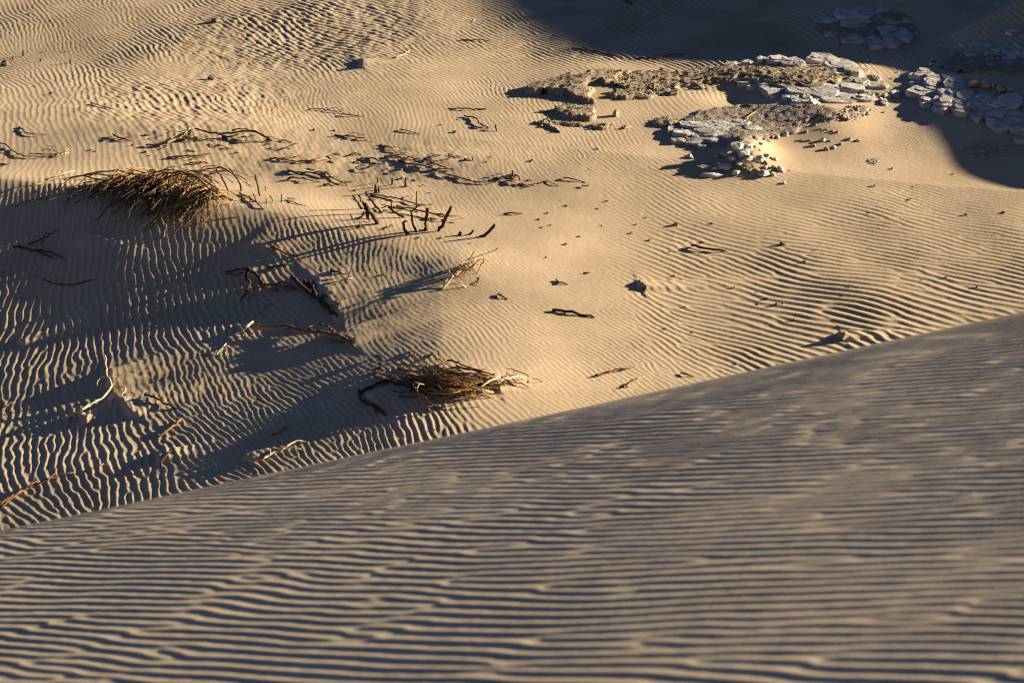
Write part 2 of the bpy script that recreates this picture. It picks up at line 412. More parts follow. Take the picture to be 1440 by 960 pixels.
def Ff(X, Y):
    f = np.interp(np.clip(Y, 0, 60), _fy, _ff) - 0.15 * np.minimum(Y, 0)
    z = CAM_Z + f + FROLL * 22 * np.tanh(X / 22)
    z = z + 0.004 * pn(X * 0.5 + 3, Y * 0.4, 61) + 0.0004 * pn(X * 2.0, Y * 1.5, 63)
    ins = (X > fgx[0]) & (X < fgx[-1]) & (Y > fgy[0]) & (Y < fgy[-1])
    a = 0.0049 * (1 + 0.05 * np.clip(X, -2, 3)) * sst(12.0, 9.6, Y) * (1.0 + 0.22 * pn(X * 1.1, Y * 0.9, 65)) + 0.0008
    z = z + np.where(ins, profile(bil(FZ, X, Y, FX0, FY0, FD, FD)) * a, 0) + 0.0005 * fbm(X * 14, Y * 14, 2, 66)
    return z
ys = []; y = 3.6
while y < 10.8: ys.append(y); y += 0.0140
ys = sorted(out_steps(3.6, -12, -0.05, 1.3)) + ys + out_steps(ys[-1], 24, 0.06, 1.15)
ss = list(np.linspace(-1, 1, 650))
ss = sorted(out_steps(-1, -12, -0.008, 1.25)) + ss + out_steps(1, 12, 0.008, 1.25)
YY, S = np.meshgrid(np.array(ys), np.array(ss), indexing='ij')
XX = S * (np.clip(YY, 3.6, 14) * cp + 4.2 * sp_) * (720 / FPX) * 1.75
sheet('sand_dune', XX, YY, Ff(XX, YY), M_SANDF)
#__OBJECTS__

# ================================================================== OBJECTS
def sub_path(p0, p1, n, sag=0.0):
    return [p0.lerp(p1, i / n) + Vector((0, 0, sag * 4 * (i / n) * (1 - i / n))) for i in range(n + 1)]

# ------------------------------------------------------------------ standing stakes on the bright sand
def stake(label, pix, r, m=M_WOOD, extra=(), group='charred stakes standing in the bright sand', name='wooden_stake', cat='stake', lean=0.0, taper=0.8):
    r *= 1.2; b = P(*pix[0]); pts = [b + Vector((0, 0, -0.05)), b]
    for i, q in enumerate(pix[1:]):
        pts.append(Py(q[0], q[1], b.y + lean * (i + 1) + random.uniform(-.015, .015)))
    mb = MB(); path = refine(pts, 0.035, r * 0.28); mb.tube(path, r, r * taper, 7, 0.16)
    o = mb.build(name, m, None, True, b); tag(o, label, cat, group)
    for e in extra:                                # side branches are parts
        eb = MB(); q = [Py(u, v, b.y + random.uniform(-.03, .03)) for (u, v) in e[0]]
        eb.tube(refine(q, 0.03, e[1] * 0.35), e[1], e[1] * 0.6, 6, 0.15)
        bo = obj('branch', eb.v, eb.f, m, None, True, b); bo.parent = o; bo.location = (0, 0, 0)
    return o
stake('short dark stake standing alone at the back of the stake cluster', [(551, 260), (552, 250)], .012)
stake('dark stake with a crooked horizontal branch at the back of the cluster', [(570, 262), (571, 250)], .013, extra=[([(570, 262), (579, 264), (591, 266)], .012), ([(579.5, 264), (579.5, 272.5)], .014), ([(590, 265), (590, 270)], .011), ([(588, 264), (593, 260), (599, 262), (599, 270)], .005)])
stake('thick upright stump beside a thinner one left of the crooked branch stake', [(528.5, 271), (528, 260)], .018)
stake('thin upright stump touching the thick stump behind the leaning stakes', [(533, 271), (532.5, 264)], .012)
stake('tiny stub in the sand behind the pair of upright stumps', [(531, 257), (531, 250)], .010)
stake('forked dark stake leaning left at the left end of the cluster', [(509.5, 294), (503, 284), (496, 275)], .015, extra=[([(503, 285), (494, 279)], .010)])
stake('thick broken trunk leaning left with splintered upper end', [(530, 315), (522, 300), (512, 286)], .026, extra=[([(517, 307), (513, 290), (504, 275)], .018), ([(517, 308), (515, 297)], .022), ([(521, 299), (513, 288)], .012)])
stake('long thin pole leaning left behind the broken trunk', [(537, 300), (526, 287), (514, 269.5)], .014)
stake('low leaning branch with a small upright twig in the middle of the cluster', [(568, 306), (557, 299), (546, 291)], .016, extra=[([(551, 295), (551, 281)], .011)])
stake('forked stake with a long vertical prong in the cluster centre', [(585, 325), (580, 312), (578, 296)], .013, extra=[([(578, 298), (586, 291), (594, 286)], .013), ([(585.5, 292), (586, 269)], .010), ([(578, 297), (565, 294), (550, 293.5)], .010)])
stake('straight thick upright stake with rounded top right of the cluster centre', [(598, 324.5), (599.5, 309), (601.5, 293)], .022, lean=.01)
stake('tall thick stake leaning right with a knot halfway up', [(617, 325), (624, 313), (628, 304), (635, 290)], .020, extra=[([(624, 313), (621, 309)], .018)], lean=.01)
stake('bent short stump at the front of the cluster', [(574, 330), (568, 322), (567, 312)], .020, extra=[([(567, 313), (573, 311)], .016)])
stake('single dark stick leaning right alone right of the cluster', [(676, 333), (686, 327), (696, 315.5)], .019)
stake('thin short twig standing left of the leaning trunk', [(496, 308), (492, 301)], .009)
stake('squat dark stub between the cluster and the lone leaning stick', [(659, 330), (666, 323.5)], .014)
stake('knobbly dark stump just left of the squat stub', [(646, 331), (648, 326)], .022, extra=[([(648, 335), (651, 331)], .013)])
stake('slim bare twig standing right of the large dead bush, tallest of its row', [(366, 275), (362, 260), (359, 246)], .010, M_WOOD, group='bare twigs standing beside the large bush', cat='twig', name='standing_twig')
stake('tiny upright twig between the tall twig and the four small ones', [(373, 268), (373, 262)], .006, group='bare twigs standing beside the large bush', cat='twig', name='standing_twig')
stake('small twig leaning left at the foot of the tall standing twig', [(360, 284), (356, 272)], .008, group='bare twigs standing beside the large bush', cat='twig', name='standing_twig')
stake('short upright twig second from the right in the row beside the bush', [(384, 283), (379, 275)], .006, group='bare twigs standing beside the large bush', cat='twig', name='standing_twig')
stake('short upright twig at the right end of the row beside the bush', [(396, 284), (396, 273)], .007, group='bare twigs standing beside the large bush', cat='twig', name='standing_twig')
stake('short twig in the middle of the row beside the bush', [(375, 286), (374, 279)], .006, group='bare twigs standing beside the large bush', cat='twig', name='standing_twig')
stake('curved twig standing up behind the right end of the large bush', [(339, 269), (338, 260), (330, 247), (322, 236)], .010, group='bare twigs standing beside the large bush', cat='twig', name='standing_twig')
stake('leaning twig rising out of the top right of the large bush', [(321, 268), (312, 250), (304, 237)], .010, group='bare twigs standing beside the large bush', cat='twig', name='standing_twig')
for u, v, h, l in [(33, 79, 8, 'thin dark stub standing upright at the far left edge of the slope, tallest of four'), (99, 89, 5, 'dark stub standing apart to the right of the other far left stubs'), (57, 87, 4, 'small dark stub midway along the far left stubs'), (18, 84, 4, 'lowest broken stub beside the dark lump at the far left')]:
    stake(l, [(u, v), (u - 0.4, v - h)], .014, group='broken stubs on the far left slope')
for u, v, h, l in [(722, 248, 8, 'thin stub standing at the left of the small dark litter patch'), (731, 253, 5, 'short stub standing in the middle of the small dark litter patch'), (632, 223, 6, 'tiny upright twig behind the stake cluster near the debris line'), (665, 226, 5, 'tiny upright twig at the right end of the debris line')]:
    stake(l, [(u, v), (u - 1, v - h)], .010, cat='twig', name='standing_twig', group='small upright twigs near the debris line')

# ------------------------------------------------------------------ fallen sticks and branches: (label, material, r0, r1, main px path (u, v, height), side branches)
def stick(label, m, r0, r1, main, sides=(), name='fallen_branch', cat='branch', group=None, seg=0.05, jit=0.007):
    pts = [P(u, v, h) for (u, v, h) in main]
    mb = MB(); mb.tube(refine(pts, seg, jit), r0, r1, 6)
    o = mb.build(name, m, None, True, pts[0]); tag(o, label, cat, group)
    for q, a, b in sides:
        sb = MB(); sb.tube(refine([P(u, v, h) for (u, v, h) in q], seg * .8, jit), a, b, 5)
        so_ = obj('side_branch', sb.v, sb.f, m, None, True, pts[0]); so_.parent = o; so_.location = (0, 0, 0)
    return o
def Hh(path, h=0.015, e=0.0):
    n = len(path)
    h *= .65
    return [(u, v, (h if 0 < i < n - 1 else e if i == n - 1 else h * .6)) for i, (u, v) in enumerate(path)]
B, D, L_, K = M_BLEACH, M_TWIGD, M_TWIG, M_WOOD
stick('thick dark log lying along the edge of the shadowed hollow left of centre', K, .030, .018, [(411, 388, .06), (421, 400, .07), (436, 412, .07), (450, 424, .05), (464, 436, .04), (475, 445, .0)],
      [([(429, 395, .05), (434, 403, .06), (440, 413, .05)], .026, .016), ([(437, 397, .05), (441, 408, .05), (447, 420, .04)], .03, .02), ([(449, 424, .04), (455, 415, .06), (462, 417, .03)], .02, .012), ([(441, 420, .04), (437, 406, .09)], .012, .006)])
stick('forked dark root lying across the crest of the hollow, with a branch bending down', K, .024, .010, [(370, 401, .02), (362, 388, .05), (352, 380, .07), (341, 378, .06), (329, 380, .03), (316, 383, .02)],
      [([(347, 380, .06), (346, 390, .06), (352, 399, .05), (346, 411, .03), (337, 424, .0)], .020, .008), ([(345, 381, .05), (334, 387, .03), (318, 385, .01)], .012, .005), ([(352, 380, .06), (349, 374, .09)], .016, .008), ([(352, 402, .04), (357, 412, .02), (347, 421, .01)], .008, .004)])
stick('tangled dark branch running right from the forked root to the log', D, .022, .010, [(369, 401, .03), (380, 400, .05), (392, 403, .06), (404, 407, .05), (417, 406, .02)],
      [([(386, 401, .05), (396, 396, .06), (410, 398, .03)], .014, .006), ([(392, 403, .05), (384, 409, .03), (372, 404, .01)], .012, .005), ([(398, 405, .05), (406, 402, .06), (415, 404, .02)], .016, .008)])
stick('short brown stick pointing down right above the hollow', D, .018, .010, Hh([(381, 346), (394, 352), (408, 358), (420, 359)], .04), [([(384, 350, .03), (379, 356, .0)], .006, .004)])
stick('dark twig tapering right just below the short brown stick', K, .016, .008, Hh([(376, 376), (390, 374), (402, 373), (411, 370)], .03), [([(392, 374, .03), (399, 370, .05)], .01, .005)])
stick('long sinuous branch arching over the shadowed scarp, bleached at its left tips', D, .012, .022, [(352, 455, .03), (366, 458, .05), (385, 458, .06), (401, 457, .06), (427, 463, .05), (445, 467, .06), (461, 468, .06), (480, 473, .05), (490, 480, .03), (498, 487, .0)],
      [([(450, 455, .05), (463, 461, .05), (474, 471, .03)], .014, .012), ([(463, 477, .02), (472, 480, .02), (484, 481, .02)], .014, .009), ([(401, 464, .02), (412, 461, .05), (427, 463, .05)], .010, .008), ([(430, 463, .05), (440, 458, .06)], .010, .004)])
stick('pale forked twig ending of bleached wood left of the sinuous branch', B, .013, .005, [(356, 452, .06), (348, 457, .05), (342, 461, .03), (334, 470, .0)], [([(352, 454, .05), (346, 463, .04), (342, 473, .0)], .012, .006), ([(366, 459, .05), (356, 468, .03), (345, 476, .0)], .008, .005)])
stick('little bleached twig with three prongs below the sinuous branch', B, .009, .005, Hh([(318, 483), (312, 489), (304, 500)], .03), [([(313, 488, .03), (323, 487, .02)], .007, .004), ([(317, 495, .02), (318, 499, .0)], .006, .004)])
stick('thin straight pale twig lying beside the hollow shadow', L_, .009, .006, Hh([(382, 427), (373, 433), (364, 441)], .03))
stick('small dark stick with a shadow right of the thick log', K, .016, .008, Hh([(465, 380), (475, 382), (488, 385)], .03), [([(491, 384, .03), (493, 379, .05)], .010, .006)])
stick('thin bleached twig lying flat below the small dark stick', B, .008, .006, Hh([(454, 399), (469, 397), (480, 394), (496, 391)], .015), [([(488, 393, .02), (497, 394, .01)], .006, .004), ([(486, 390, .03), (493, 393, .0)], .006, .004)])
stick('large bleached dead branch with an upright top in the lower left', B, .010, .017, [(147, 499, .22), (148, 512, .15), (150, 527, .09), (157, 542, .06), (148, 555, .06), (137, 563, .05), (127, 569, .05), (115, 575, .04), (104, 582, .03), (88, 588, .0)],
      [([(150, 528, .09), (142, 530, .10), (137, 536, .08), (136, 548, .02)], .008, .005), ([(100, 584, .03), (97, 592, .02), (94, 600, .0)], .010, .006), ([(104, 582, .03), (108, 588, .02), (100, 596, .0)], .008, .005), ([(115, 575, .04), (104, 580, .05), (93, 582, .02)], .008, .004), ([(150, 544, .05), (140, 541, .04)], .006, .003), ([(157, 542, .06), (170, 543, .05), (177, 547, .03), (171, 556, .02), (163, 565, .0)], .008, .005)], jit=.009)
stick('dark curved stick on the rim of the small sand hollow in the lower left', K, .013, .010, Hh([(206, 555), (220, 560), (234, 568), (250, 575)], .04), [([(203, 556, .03), (208, 551, .06)], .012, .008)])
stick('brown twig leaning down left below the small sand hollow', D, .014, .009, Hh([(254, 590), (244, 598), (234, 606), (222, 615)], .03))
stick('long gnarled stick entering from the left edge just above the dune crest', D, .015, .008, Hh([(-6, 712), (14, 700), (30, 690), (40, 685), (58, 678), (83, 668), (104, 664)], .04), [([(30, 690, .04), (16, 701, .02), (2, 712, .0)], .012, .008), ([(40, 685, .04), (52, 676, .05)], .010, .005), ([(66, 676, .03), (80, 664, .05)], .008, .005)])
stick('bleached forked branch lying just above the dune crest', B, .014, .008, Hh([(352, 649), (366, 646), (376, 641), (390, 634), (402, 629), (412, 622), (430, 621)], .04), [([(376, 641, .04), (368, 648, .02)], .010, .006), ([(380, 632, .04), (379, 640, .03)], .006, .004), ([(402, 629, .04), (414, 628, .03), (424, 632, .0)], .008, .005)])
stick('thin brown twig just behind the bleached forked branch', D, .009, .006, Hh([(382, 611), (392, 608), (403, 600)], .03))
stick('short dark twig leaning on a sand ripple near the lower left shadow', K, .010, .008, Hh([(226, 655), (231, 644), (241, 634)], .04))
stick('tiny pale twig among the ripples left of the leaning dark twig', L_, .008, .005, Hh([(134, 658), (140, 656), (146, 652)], .03))
stick('slender brown twig lying in shadow near the left edge', D, .011, .006, Hh([(-4, 574), (10, 571), (22, 566)], .03))
# dark sticks in the shade below the bush
stick('dark forked stick in shade on the left below the large bush', K, .018, .008, [(20, 347, .04), (40, 350, .06), (58, 356, .05), (76, 364, .02)], [([(40, 344, .06), (62, 334, .08), (82, 321, .05)], .012, .006), ([(58, 342, .06), (66, 326, .08)], .010, .005), ([(50, 352, .04), (68, 354, .05), (84, 360, .03), (92, 364, .0)], .012, .006)])
stick('golden tipped twig curving up at the left of the rippled shade', L_, .009, .005, Hh([(46, 388), (53, 384), (58, 379)], .04))
stick('curved dark twig lying half buried below the golden tipped twig', K, .012, .008, Hh([(62, 392), (76, 398), (94, 400), (112, 398), (136, 392)], .02))
# the large bush's stray twigs
stick('thin dark root running down right from the bush towards the crest', K, .012, .007, Hh([(337, 271), (352, 279), (362, 286), (371, 295)], .04), [([(348, 277, .03), (352, 285, .0)], .008, .005)])
stick('dark twig pair lying on smooth sand right of the small twigs', K, .009, .005, Hh([(402, 281), (415, 285), (430, 290)], .02), [([(404, 279, .03), (411, 279, .03), (417, 280, .01)], .008, .005)])
# upper left
stick('long curving twig on smooth sand at the far left edge', D, .011, .007, Hh([(-6, 198), (8, 203), (20, 213), (32, 219), (43, 220), (60, 220), (77, 217), (90, 213), (99, 211)], .03), [([(-4, 212, .03), (8, 219, .03), (24, 222, .01)], .008, .005), ([(58, 212, .03), (68, 210, .04), (80, 214, .02)], .007, .004), ([(70, 205, .06), (76, 211, .03), (84, 216, .0)], .006, .004)])
stick('bleached knot of twigs at the right end of the long curving twig', B, .010, .006, Hh([(76, 221), (86, 217), (97, 214)], .03), [([(90, 216, .03), (97, 209, .05)], .008, .004)])
stick('small dark stick at the left edge below the curving twig', K, .013, .008, Hh([(-4, 230), (6, 231), (15, 229)], .03), [([(2, 230, .03), (8, 233, .01)], .008, .005)])
stick('tangle of grey twigs with a bleached fork in the upper debris line', D, .013, .007, Hh([(205, 204), (220, 203), (236, 199), (250, 194), (262, 190), (270, 182)], .04), [([(232, 201, .04), (242, 196, .05), (254, 192, .06), (266, 194, .03)], .008, .005), ([(246, 196, .04), (262, 195, .03), (286, 198, .0)], .009, .006), ([(222, 192, .02), (236, 186, .05), (252, 184, .04)], .007, .005)])
stick('bleached fork lying over the tangle in the upper debris line', B, .012, .005, Hh([(233, 203), (244, 197), (256, 192), (268, 181)], .06), [([(258, 191, .06), (272, 193, .03)], .007, .004)])
stick('dark arched branch bending over in the upper debris line', K, .012, .016, [(275, 181, .03), (290, 185, .05), (310, 188, .06), (332, 186, .07), (352, 184, .10), (368, 190, .08), (382, 199, .0)], [([(343, 191, .05), (347, 195, .06), (345, 201, .0)], .010, .006), ([(326, 184, .05), (336, 181, .07), (349, 182, .08)], .012, .007), ([(352, 184, .09), (378, 192, .05), (412, 201, .0)], .006, .004), ([(312, 192, .02), (325, 192, .04), (336, 188, .05)], .014, .008)])
stick('short stout dark branch at the left of the upper debris line', K, .014, .008, Hh([(160, 190), (172, 195), (186, 191)], .04), [([(172, 195, .03), (184, 198, .0)], .012, .006), ([(158, 188, .03), (164, 193, .04)], .008, .005)])
stick('straight brown stick lying level above the large bush', D, .014, .009, Hh([(234, 222), (252, 220), (268, 219), (302, 216)], .03), [([(262, 226, .0), (272, 222, .03), (290, 219, .03)], .008, .006)])
stick('pale gnarled stick with knob lying just below the level brown stick', L_, .014, .010, Hh([(266, 229), (278, 229), (287, 227), (296, 230)], .03), [([(282, 229, .02), (288, 225, .04)], .010, .008)])
stick('dark twigs at the left below the scuffed ripples', K, .010, .006, Hh([(27, 178), (38, 187), (52, 189), (66, 190)], .03))
stick('thin dark twig lying in scuffed ripples on the left slope', K, .009, .006, Hh([(128, 145), (140, 148), (158, 153)], .03))
# debris band
def band(label, path, m=K, r=.011, sides=(), h=.03):
    return stick(label, m, r, r * .55, Hh(path, h), sides, group='sticks along the debris line')
band('pair of pale and dark sticks at the left of the middle debris line', [(380, 222), (396, 224), (420, 227), (438, 226), (452, 222)], D, .012, [([(430, 226, .03), (444, 224, .04), (460, 226, .0)], .01, .006), ([(388, 225, .01), (402, 221, .03), (415, 221, .0)], .008, .005)])
band('bleached curled stick beside the pale and dark pair', [(440, 228), (450, 225), (456, 222), (462, 225)], B, .010)
band('dark tangled stick heading the row behind the bare smooth sand', [(405, 240), (416, 243), (432, 242), (446, 245), (458, 249), (472, 249)], K, .016, [([(404, 253, .0), (412, 249, .04), (424, 251, .02)], .016, .008), ([(440, 244, .04), (450, 241, .06), (462, 246, .02)], .012, .006), ([(425, 250, .03), (438, 254, .03), (452, 256, .0)], .009, .006)])
band('thin twig with a forked tip trailing right of the dark tangle', [(456, 241), (463, 246), (471, 252), (486, 256), (502, 254)], K, .009, [([(480, 255, .02), (488, 261, .0)], .008, .005)])
band('small curled dark twig in front of the dark tangle', [(454, 260), (462, 259), (470, 262)], K, .013, [([(460, 259, .03), (465, 257, .05)], .01, .006)])
band('long brown branch in the right part of the debris line', [(534, 203), (548, 208), (560, 214), (576, 215)], D, .010, [([(540, 204, .03), (556, 207, .03), (578, 211, .0)], .007, .004)])
band('pale woody stick in the right part of the debris line', [(540, 220), (556, 219), (568, 217), (580, 222), (596, 223)], L_, .014, [([(556, 219, .03), (566, 222, .03), (578, 225, .0)], .010, .006)])
band('light twig lying level toward the right end of the debris line', [(600, 220), (616, 218), (632, 216), (648, 220), (656, 221)], B, .009, [([(632, 218, .02), (650, 222, .0)], .006, .004)])
band('long dark branch sloping right along the debris line', [(560, 225), (575, 230), (592, 232), (612, 238), (630, 237), (641, 238)], K, .013, [([(596, 224, .04), (610, 230, .04), (628, 236, .03)], .012, .008), ([(618, 240, .03), (632, 246, .03), (646, 252, .0)], .012, .007)])
band('dark slender end branch running right below the long sloping branch', [(632, 246), (645, 249), (660, 254), (676, 256), (694, 256), (704, 254)], K, .010, [([(660, 254, .02), (676, 258, .0)], .008, .005)])
band('short dark branch with raised tip left of the long sloping branch', [(514, 223), (524, 222), (536, 227), (542, 230)], K, .013)
band('stub of dark wood beside the short raised branch', [(516, 236), (522, 233), (530, 232)], K, .013)
band('dark stick half buried near the middle of the debris line', [(490, 219), (500, 215), (508, 218)], K, .012)
band('dark twig at the far left end of the debris line', [(395, 210), (402, 207), (408, 209)], K, .011)
band('grey stick lying flat at the top of the debris line', [(470, 190), (488, 191), (506, 194), (525, 200)], D, .012, [([(486, 191, .03), (500, 187, .04), (516, 190, .0)], .008, .005)])
band('dark stick with pale end above the debris line', [(480, 161), (495, 162), (511, 164)], D, .012)
band('brown twig lying level on the upper slope above the debris line', [(432, 155), (448, 153), (466, 156), (484, 160)], D, .009, [([(450, 153, .03), (470, 152, .03), (484, 156, .0)], .006, .004)])
band('thin dark twig beside the debris line below the scuffed ripples', [(562, 182), (574, 184), (590, 189)], K, .009)
# loose single sticks on the right and the top
stick('straight brown stick lying level left of the dark crust', D, .011, .009, Hh([(631, 152), (650, 153), (686, 154)], .03))
stick('angular dark twig with a forked end below the straight brown stick', K, .011, .008, Hh([(653, 163), (668, 166), (676, 174), (688, 181)], .04), [([(666, 165, .03), (667, 159, .06)], .006, .004), ([(676, 174, .03), (681, 178, .03)], .014, .010), ([(697, 176, .05), (699, 185, .0)], .012, .010)])
stick('long dark stick lying across the edge of the upper shadow', D, .013, .010, Hh([(805, 67), (830, 71), (850, 75), (882, 84)], .03))
stick('slim dark stick lying wholly inside the upper shadow', K, .012, .007, Hh([(890, 82), (908, 82), (925, 81), (945, 77), (962, 77)], .03), [([(930, 80, .03), (924, 85, .0)], .008, .005)])
stick('short pale stick leaning on the upper slope left of the shadow', B, .012, .008, Hh([(556, 81), (566, 77), (576, 72)], .04))
stick('thin brown stick along a ripple crest at the top', D, .010, .008, Hh([(648, 56), (668, 56), (690, 58)], .03))
stick('tiny pale twig at the top of the upper slope', B, .009, .006, Hh([(664, 31), (669, 27)], .03))
stick('small dark stick at the top edge inside the shadow', K, .014, .010, Hh([(878, 0), (884, 4), (890, 8)], .03))
stick('long dark stick casting a shadow in the middle of the rippled floor', K, .020, .010, Hh([(777, 436), (795, 438), (812, 441), (836, 447)], .03))
stick('low dark stick buried in coarse ripples right of centre', K, .016, .010, Hh([(973, 345), (984, 348), (1000, 350), (1012, 351), (1023, 353)], .05))
stick('small dark stick lying on bright sand above the long dark stick', K, .012, .008, Hh([(782, 393), (790, 397), (799, 400)], .04))
stick('curled brown twig on the bright sand left of the small dark stick', D, .010, .006, Hh([(820, 384), (828, 383), (834, 382)], .03))
stick('slanting dark twig at the left of the fine ripples below the bright sand', K, .011, .007, Hh([(700, 413), (707, 417), (714, 421)], .03))
stick('thin twig pair lying level on the smooth sand behind', D, .010, .006, Hh([(792, 250), (806, 252), (824, 257)], .03), [([(818, 261, .02), (827, 261, .03), (828, 257, .04)], .010, .006)])
stick('hair thin twig slanting on the smooth sand left of the thin twig pair', D, .006, .005, Hh([(769, 254), (777, 258), (786, 262)], .02))
stick('pale brown stick lying level right of the stake cluster', D, .012, .007, Hh([(708, 301), (718, 299), (728, 300), (740, 299)], .03))
stick('gnarled brown stick lying right of the flattened bush', D, .013, .009, Hh([(837, 528), (850, 524), (866, 519), (880, 518), (894, 514)], .04), [([(852, 525, .03), (860, 520, .05)], .008, .006)])
stick('pale bent twig below the gnarled brown stick near the crest', L_, .010, .006, Hh([(880, 542), (886, 538), (897, 534), (904, 528)], .04), [([(881, 541, .03), (884, 544, .0)], .014, .010)])
stick('small dark twig on the ripples nearest the crest right of the bent twig', K, .010, .007, Hh([(957, 524), (966, 526), (976, 530)], .04))
stick('golden crooked twig resting on the shelf below the dark hollow', L_, .014, .010, Hh([(1045, 168), (1052, 164), (1060, 159), (1069, 154)], .06), [([(1050, 165, .05), (1049, 171, .04), (1043, 173, .0)], .014, .010)])

# long buried pole behind the stakes
stick('thin brown pole lying on the sand behind the stake cluster', D, .011, .008, Hh([(520, 273), (548, 277), (572, 283), (590, 288), (612, 287)], .03))
stick('golden brown branch lying between the stakes, its end curling down right', D, .014, .006, [(548, 292, .05), (570, 292, .06), (590, 296, .05), (610, 300, .05), (624, 304, .05), (640, 304, .06), (652, 307, .0)], [([(604, 299, .05), (612, 301, .04), (624, 305, .03)], .010, .008), ([(537, 288, .02), (545, 290, .05), (556, 292, .06)], .008, .006)])
stick('short grey root tangled at the foot of the broken trunk', D, .010, .006, Hh([(505, 307), (512, 303), (518, 298), (526, 293)], .04), [([(520, 312, .0), (516, 305, .05)], .01, .006)])
stick('short dark twig lying left of the bent stump', K, .012, .008, Hh([(500, 320), (508, 318), (513, 321)], .03), [([(507, 318, .03), (506, 314, .05)], .010, .007)])
stick('small dark twig lying between the broken trunk and the bent stump', K, .009, .006, Hh([(547, 319), (550, 316), (553, 318)], .03))

# ------------------------------------------------------------------ dead bushes
def bush(name, label, root_px, branches, twigs, group=None):
    base = P(*root_px)
    o = empty(name, base); tag(o, label, 'bush', group)
    for (pts, r0, r1, m) in branches:
        mb = MB(); mb.tube(refine(pts, 0.06, 0.008), r0, r1, 5)
        b = obj('branch', mb.v, mb.f, m, None, True, base); b.parent = o; b.location = (0, 0, 0)
    for m, tl in twigs:
        mb = MB()
        for pts, r0, r1 in tl: mb.tube(refine(pts, 0.07, 0.009), r0, r1, 4)
        t = obj('twigs', mb.v, mb.f, m, None, True, base); t.parent = o; t.location = (0, 0, 0); t['kind'] = 'stuff'
    return o
random.seed(11)
# large bush: stems come up along a spine and are swept left and down towards the camera
def arc(p0, p1, lift, n=5, wob=.03):
    return [p0.lerp(p1, i / n) + Vector((random.uniform(-wob, wob), random.uniform(-wob, wob), lift * 4 * (i / n) * (1 - i / n) * (1.25 - .5 * i / n))) for i in range(n + 1)]
br = []; tl1 = []; tl2 = []
def spread(n, u0, v0, u1, v1, du, dv, lift, r, out, mats, tips):
    for i in range(n):
        a = random.random()
        s_ = P(u0 + (u1 - u0) * a + random.gauss(0, 4), v0 + (v1 - v0) * a + random.gauss(0, 3), 0.02 + random.random() * 0.06)
        e_ = P(u0 + (u1 - u0) * a + random.uniform(*du), min(v0 + (v1 - v0) * a + random.uniform(*dv), 345), random.uniform(*tips))
        path = arc(s_, e_, lift * random.uniform(.5, 1.35), 6, .05)
        out.append((path, r * random.uniform(.7, 1.2), r * .4) + ((random.choice(mats),) if mats else ()))
        if random.random() < 0.9:      # a fork
            k = random.choice([2, 3]); q = path[k]; ee = e_ + Vector((random.uniform(-.25, .25), random.uniform(-.3, .1), random.uniform(-.02, .08)))
            tl = tl1 if random.random() < .5 else tl2
            tl.append((arc(q, ee, .03, 3, .02), r * .55, r * .3))
MIX = [D, L_, D, K, L_]
spread(26, 205, 250, 318, 276, (-100, -10), (18, 62), .17, .014, br, MIX, (0, .14))
spread(24, 190, 250, 300, 258, (-110, -35), (2, 34), .15, .013, br, MIX, (0, .12))
spread(12, 235, 254, 322, 274, (-40, 24), (14, 42), .15, .011, br, MIX, (0, .06))
spread(12, 200, 246, 300, 256, (30, 95), (-4, 18), .14, .010, br, MIX, (0, .10))
spread(44, 205, 252, 320, 280, (-70, 10), (16, 50), .14, .008, tl1, None, (0, .14))
spread(30, 195, 250, 322, 278, (-85, 30), (6, 44), .14, .007, tl2, None, (0, .18))
spread(26, 150, 258, 240, 252, (-80, -10), (0, 26), .07, .009, tl1, None, (0, .04))
for path, m, r in [
    ([(292, 262, .22), (272, 246, .30), (248, 242, .30), (222, 246, .24), (196, 252, .16), (170, 256, .08)], D, .014),
    ([(315, 275, .10), (300, 262, .20), (276, 248, .26), (240, 248, .26), (206, 262, .15), (170, 284, .04)], D, .014),
    ([(318, 272, .12), (296, 276, .18), (272, 280, .22), (250, 288, .18), (232, 298, .10), (214, 320, .0)], L_, .015),
    ([(256, 285, .20), (248, 290, .18), (230, 294, .14), (222, 302, .10), (210, 322, .0)], L_, .014),
    ([(288, 268, .20), (270, 270, .24), (252, 288, .14), (228, 300, .08), (196, 330, .0)], D, .012),
    ([(225, 260, .16), (200, 262, .10), (160, 262, .07), (120, 262, .05), (92, 264, .04), (76, 267, .0)], D, .014),
    ([(160, 246, .06), (140, 245, .06), (110, 247, .05), (86, 252, .0)], D, .012),
    ([(110, 264, .05), (88, 264, .05), (70, 272, .04), (58, 283, .02), (48, 288, .0)], B, .014),
    ([(104, 266, .04), (100, 276, .03), (94, 284, .02), (91, 296, .0)], L_, .010),
    ([(150, 268, .06), (146, 282, .05), (139, 296, .0)], L_, .009),
    ([(180, 262, .12), (164, 272, .08), (150, 278, .05), (128, 288, .0)], L_, .010),
    ([(105, 240, .05), (92, 243, .06), (84, 248, .04), (76, 254, .0)], B, .010),
    ([(58, 258, .03), (46, 261, .04), (32, 262, .03), (18, 264, .0)], L_, .010),
    ([(70, 276, .03), (50, 280, .03), (34, 284, .02), (20, 292, .0)], D, .009),
    ([(300, 266, .2), (290, 262, .24), (308, 270, .18), (322, 272, .08), (334, 268, .0)], L_, .010),
    ([(210, 240, .20), (240, 243, .26), (268, 244, .22), (290, 246, .12), (308, 257, .0)], D, .010),
    ([(318, 272, .10), (326, 271, .08), (340, 275, .05), (356, 284, .0)], L_, .011),
    ([(226, 305, .08), (231, 318, .04), (230, 336, .0)], L_, .008),
    ([(282, 272, .2), (283, 286, .14), (290, 300, .06), (288, 310, .0)], L_, .008),
    ([(300, 278, .14), (308, 286, .1), (306, 298, .04), (312, 308, .0)], L_, .008),
]:
    br.append(([P(*q) for q in path], r, r * .5, m))
